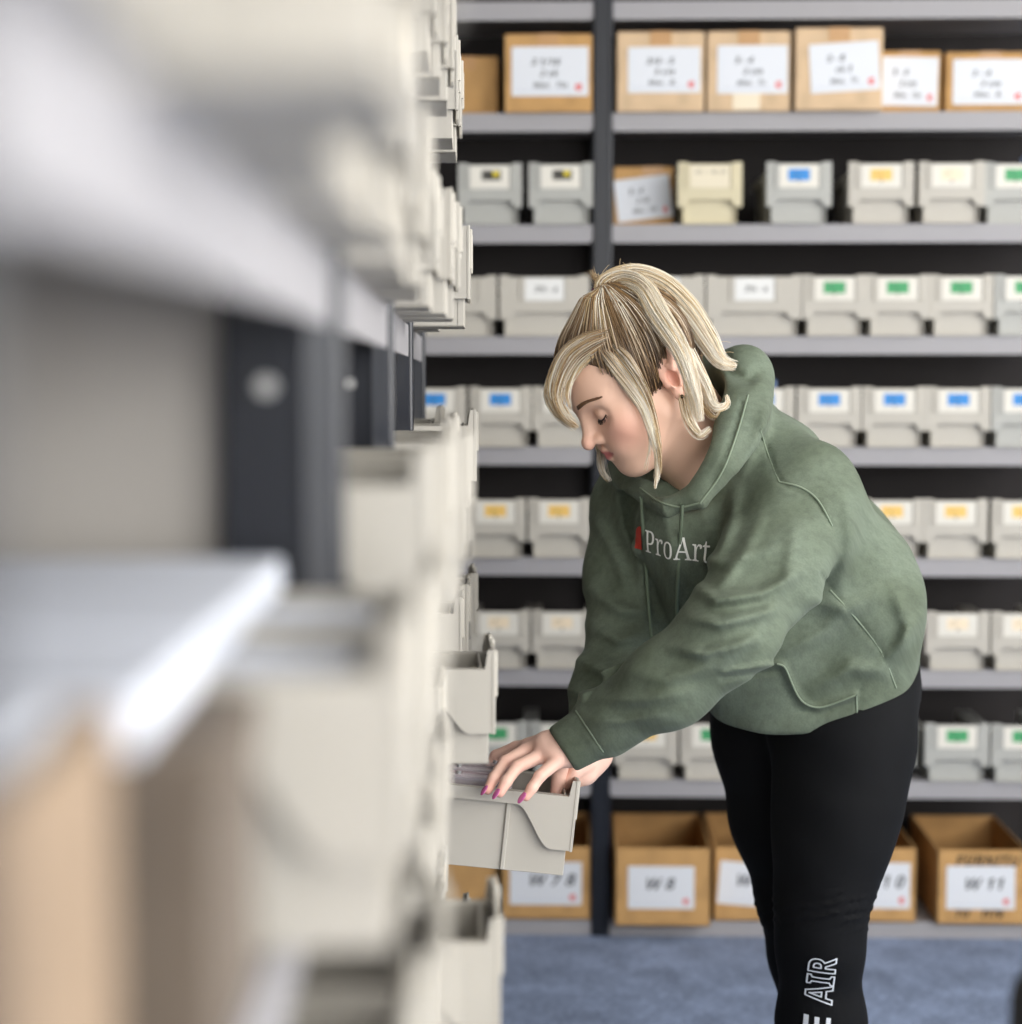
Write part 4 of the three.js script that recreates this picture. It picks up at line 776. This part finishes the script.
// ---- brows, lashes, earring, nails
{
  const dark = lin(0x6a4c36);
  for (const s of [-1, 1]) {
    const list = [];
    for (let k = 0; k < 240; k++) {
      const t = rr(0, 1), x = 0.0135 + 0.036 * t, y = 0.033 + 0.0075 * Math.sin(Math.PI * (0.15 + 0.62 * t)) + rr(-0.0028, 0.0028) * (1 - 0.7 * t), o = V(s * x, y, 0.13);
      const p = hit(headField, o, V(0, 0, -1), 0.1), q = hit(headField, V(s * (x + 0.007), y + 0.0012 - 0.002 * t, 0.13), V(0, 0, -1), 0.1);
      list.push([[p, p.clone().lerp(q, 0.5).add(V(0, 0, 0.0008)), q].map((v) => v.clone().add(V(0, 0, 0.0003)).applyMatrix4(headM)), 0.00045, dark, dark, 0.6]);
    }
    strandMesh('eyebrow', list, person);
    const lid = (t, e = 0) => { const az = (-0.95 + 2.1 * t), el = -0.42 + 0.4 * (2 * t - 1) ** 2 * (t < 0.5 ? 0.6 : 0.9), r = 0.0145 + e; return V(s * (0.031 + r * Math.sin(az) * Math.cos(el)), 0.0125 + r * Math.sin(el), 0.0782 + r * Math.cos(az) * Math.cos(el)); };
    const lash = [], ink = lin(0x2a1c16);
    { const pts = []; for (let i = 0; i <= 14; i++) pts.push(lid(i / 14).applyMatrix4(headM)); lash.push([pts, 0.0011, ink, ink, 0.2]); }
    for (let k = 0; k < 40; k++) { const t = rr(0.1, 1), p0 = lid(t), out = lid(t, 0.004).sub(p0); lash.push([[p0, p0.clone().addScaledVector(out, 0.6).add(V(s * 0.001 * t, -0.0016, 0)), p0.clone().addScaledVector(out, 1.2).add(V(s * 0.003 * t, -0.0022, 0))].map((v) => v.clone().applyMatrix4(headM)), 0.0003, ink, ink, 0.7]); }
    strandMesh('eyelashes', lash, person);
  }
  const e = mesh('earring', new THREE.SphereGeometry(0.0028, 14, 10), std(0x554a3c, 0.25, { metalness: 1 }), person); e.position.copy(fromHead(0.084, -0.027, -0.005));
  const nailMat = new THREE.MeshPhysicalMaterial({ color: 0xc4609a, roughness: 0.2, clearcoat: 0.8 });
  for (const f of leftFingers.slice(0, 4)) {
    const tip = f[f.length - 1][0], dip = f[f.length - 2][0], d = tip.clone().sub(dip).normalize(), up = V(-0.75, 0.35, 0.62); up.addScaledVector(d, -up.dot(d)).normalize();
    const g = new THREE.SphereGeometry(1, 16, 10); g.scale(0.0052, 0.0095, 0.0016);
    g.applyMatrix4(new THREE.Matrix4().makeBasis(d.clone().cross(up), d, up));
    const n = mesh('fingernail', g, nailMat, person); n.position.copy(tip).addScaledVector(d, 0.004).addScaledVector(up, 0.0054); n.userData.label = 'pink painted nail';
  }
}

// ---------------------------------------------------------------- the pulled-out bin and what lies in it
{
  const o = bin('cream plastic bin pulled far out under the hands, full of clear cases', 0.143, 0.135, 0.3, M.bin, 'pale');
  const tilt = 6 * Math.PI / 180;
  o.rotation.order = 'YXZ'; o.rotation.set(tilt, TURN + Math.PI / 2, 0);
  o.position.copy(sideAt(0.212, 0.594, 2.565));
  o.updateMatrixWorld(true);
  const clear = new THREE.MeshPhysicalMaterial({ color: 0xf4eef0, roughness: 0.12, transmission: 0.75, thickness: 0, clearcoat: 1 });
  const rose = std(0x8d6a70, 0.35), dusk = std(0x5c4a52, 0.4);
  const words = ['closest to the camera', 'second', 'third', 'fourth', 'fifth', 'sixth'];
  for (let k = 0; k < 6; k++) {
    const c = thing('clear_case', `clear case in the pulled bin, ${words[k]} in its row`, 'case', 'clear cases in the pulled bin');
    const L = 0.15, h = 0.119 + 0.006 * (k % 3), t = 0.014;
    mesh('case_shell', rbox(t, h, L, 0, h / 2, 0, 0.002, 2), clear, c);
    mesh('spine', rbox(t - 0.006, h - 0.012, L - 0.01, 0, h / 2, 0, 0.001, 1), k % 2 ? rose : dusk, c);
    for (const z of [-0.05, 0.0, 0.05]) { const s = new THREE.CylinderGeometry(0.0035, 0.0035, 0.004, 12); s.translate(0, h + 0.001, z); mesh('rivet', s, M.bolt, c); }
    c.position.copy(V(-0.046 + k * 0.0182, 0.006, -0.165).applyMatrix4(o.matrixWorld)); c.quaternion.copy(o.quaternion);
  }
}
{ // papers standing in the blurred bins close to the camera
  const words = ['first', 'second'];
  [0.795, 0.95].forEach((u, i) => {
    const p = thing('paper_bundle', `white paper bundle filling the ${words[i]} blurred bin beside the low carton`, 'papers', 'papers in the close bins');
    for (let k = 0; k < 7; k++) mesh('paper_sheets', rbox(0.013, 0.1, 0.24, -0.048 + 0.016 * k, 0.052 + 0.002 * (k % 2), 0, 0.001, 1), M.paper, p);
    p.position.copy(sideAt(0.052 - 0.15, SIDE[0][2][4] + 0.004, u)); p.rotation.y = TURN + Math.PI / 2;
  });
}
{ // swivel chair at the lower right, only the corner of its back in view
  const c = thing('office_chair', 'black office chair whose back corner peeks in at the lower right', 'chair');
  mesh('backrest', new RoundedBoxGeometry(0.44, 0.5, 0.07, 5, 0.035), M.blackFabric, c).position.set(0, 0.585, 0);
  mesh('seat', new RoundedBoxGeometry(0.46, 0.08, 0.46, 5, 0.035), M.blackFabric, c).position.set(0, 0.45, 0.28);
  mesh('back_bracket', rbox(0.07, 0.3, 0.02, 0, 0.5, 0.045), M.blackPlastic, c);
  const gas = new THREE.CylinderGeometry(0.025, 0.03, 0.3, 20); gas.translate(0, 0.26, 0.28); mesh('gas_lift', gas, M.blackPlastic, c);
  for (let k = 0; k < 5; k++) {
    const a = k * 2 * Math.PI / 5 + 0.3, arm = rbox(0.28, 0.03, 0.045, 0.15, 0.1, 0, 0.008); arm.rotateY(a); arm.translate(0, 0, 0.28); mesh('base_arm', arm, M.blackPlastic, c);
    const w = new THREE.CylinderGeometry(0.03, 0.03, 0.04, 18); w.rotateX(Math.PI / 2); const q = mesh('caster', w, M.blackPlastic, c); q.position.set(0.28 * Math.cos(a), 0.031, 0.28 - 0.28 * Math.sin(a)); q.rotation.y = a + 1.2;
  }
  c.position.set(0.535, 0, -1.3); c.rotation.y = 2.6;
}

// crumpled blue plastic sticking out of two bins of the end rack
for (const [x, y, z, s, label] of [[0.437, LEVELS[4] + 0.135, -D - 0.05, 0.028, 'crumpled blue plastic poking out of a bin behind the hood'], [1.05, LEVELS[2] + 0.14, -D - 0.05, 0.022, 'crumpled pale blue plastic on the bin at the picture edge']]) {
  const g = new THREE.IcosahedronGeometry(1, 4), p = g.attributes.position;
  for (let i = 0; i < p.count; i++) { const a = p.getX(i), b = p.getY(i), d = p.getZ(i), k = 1 + 0.35 * Math.abs(Math.sin(5 * a + 3 * d) * Math.cos(6 * b - 2 * a)) - 0.2 * Math.abs(Math.sin(9 * d + 4 * b)); p.setXYZ(i, a * k * s * 1.3, b * k * s, d * k * s); }
  g.computeVertexNormals();
  const o = mesh(numbered('plastic_wrap'), g, std(0x5f7ba8, 0.3), scene); o.position.set(x, y, z); o.userData = { label, category: 'plastic' };
}

scene.traverse((o) => { if (o.isMesh) o.castShadow = o.receiveShadow = true; });
renderer.render(scene, camera);
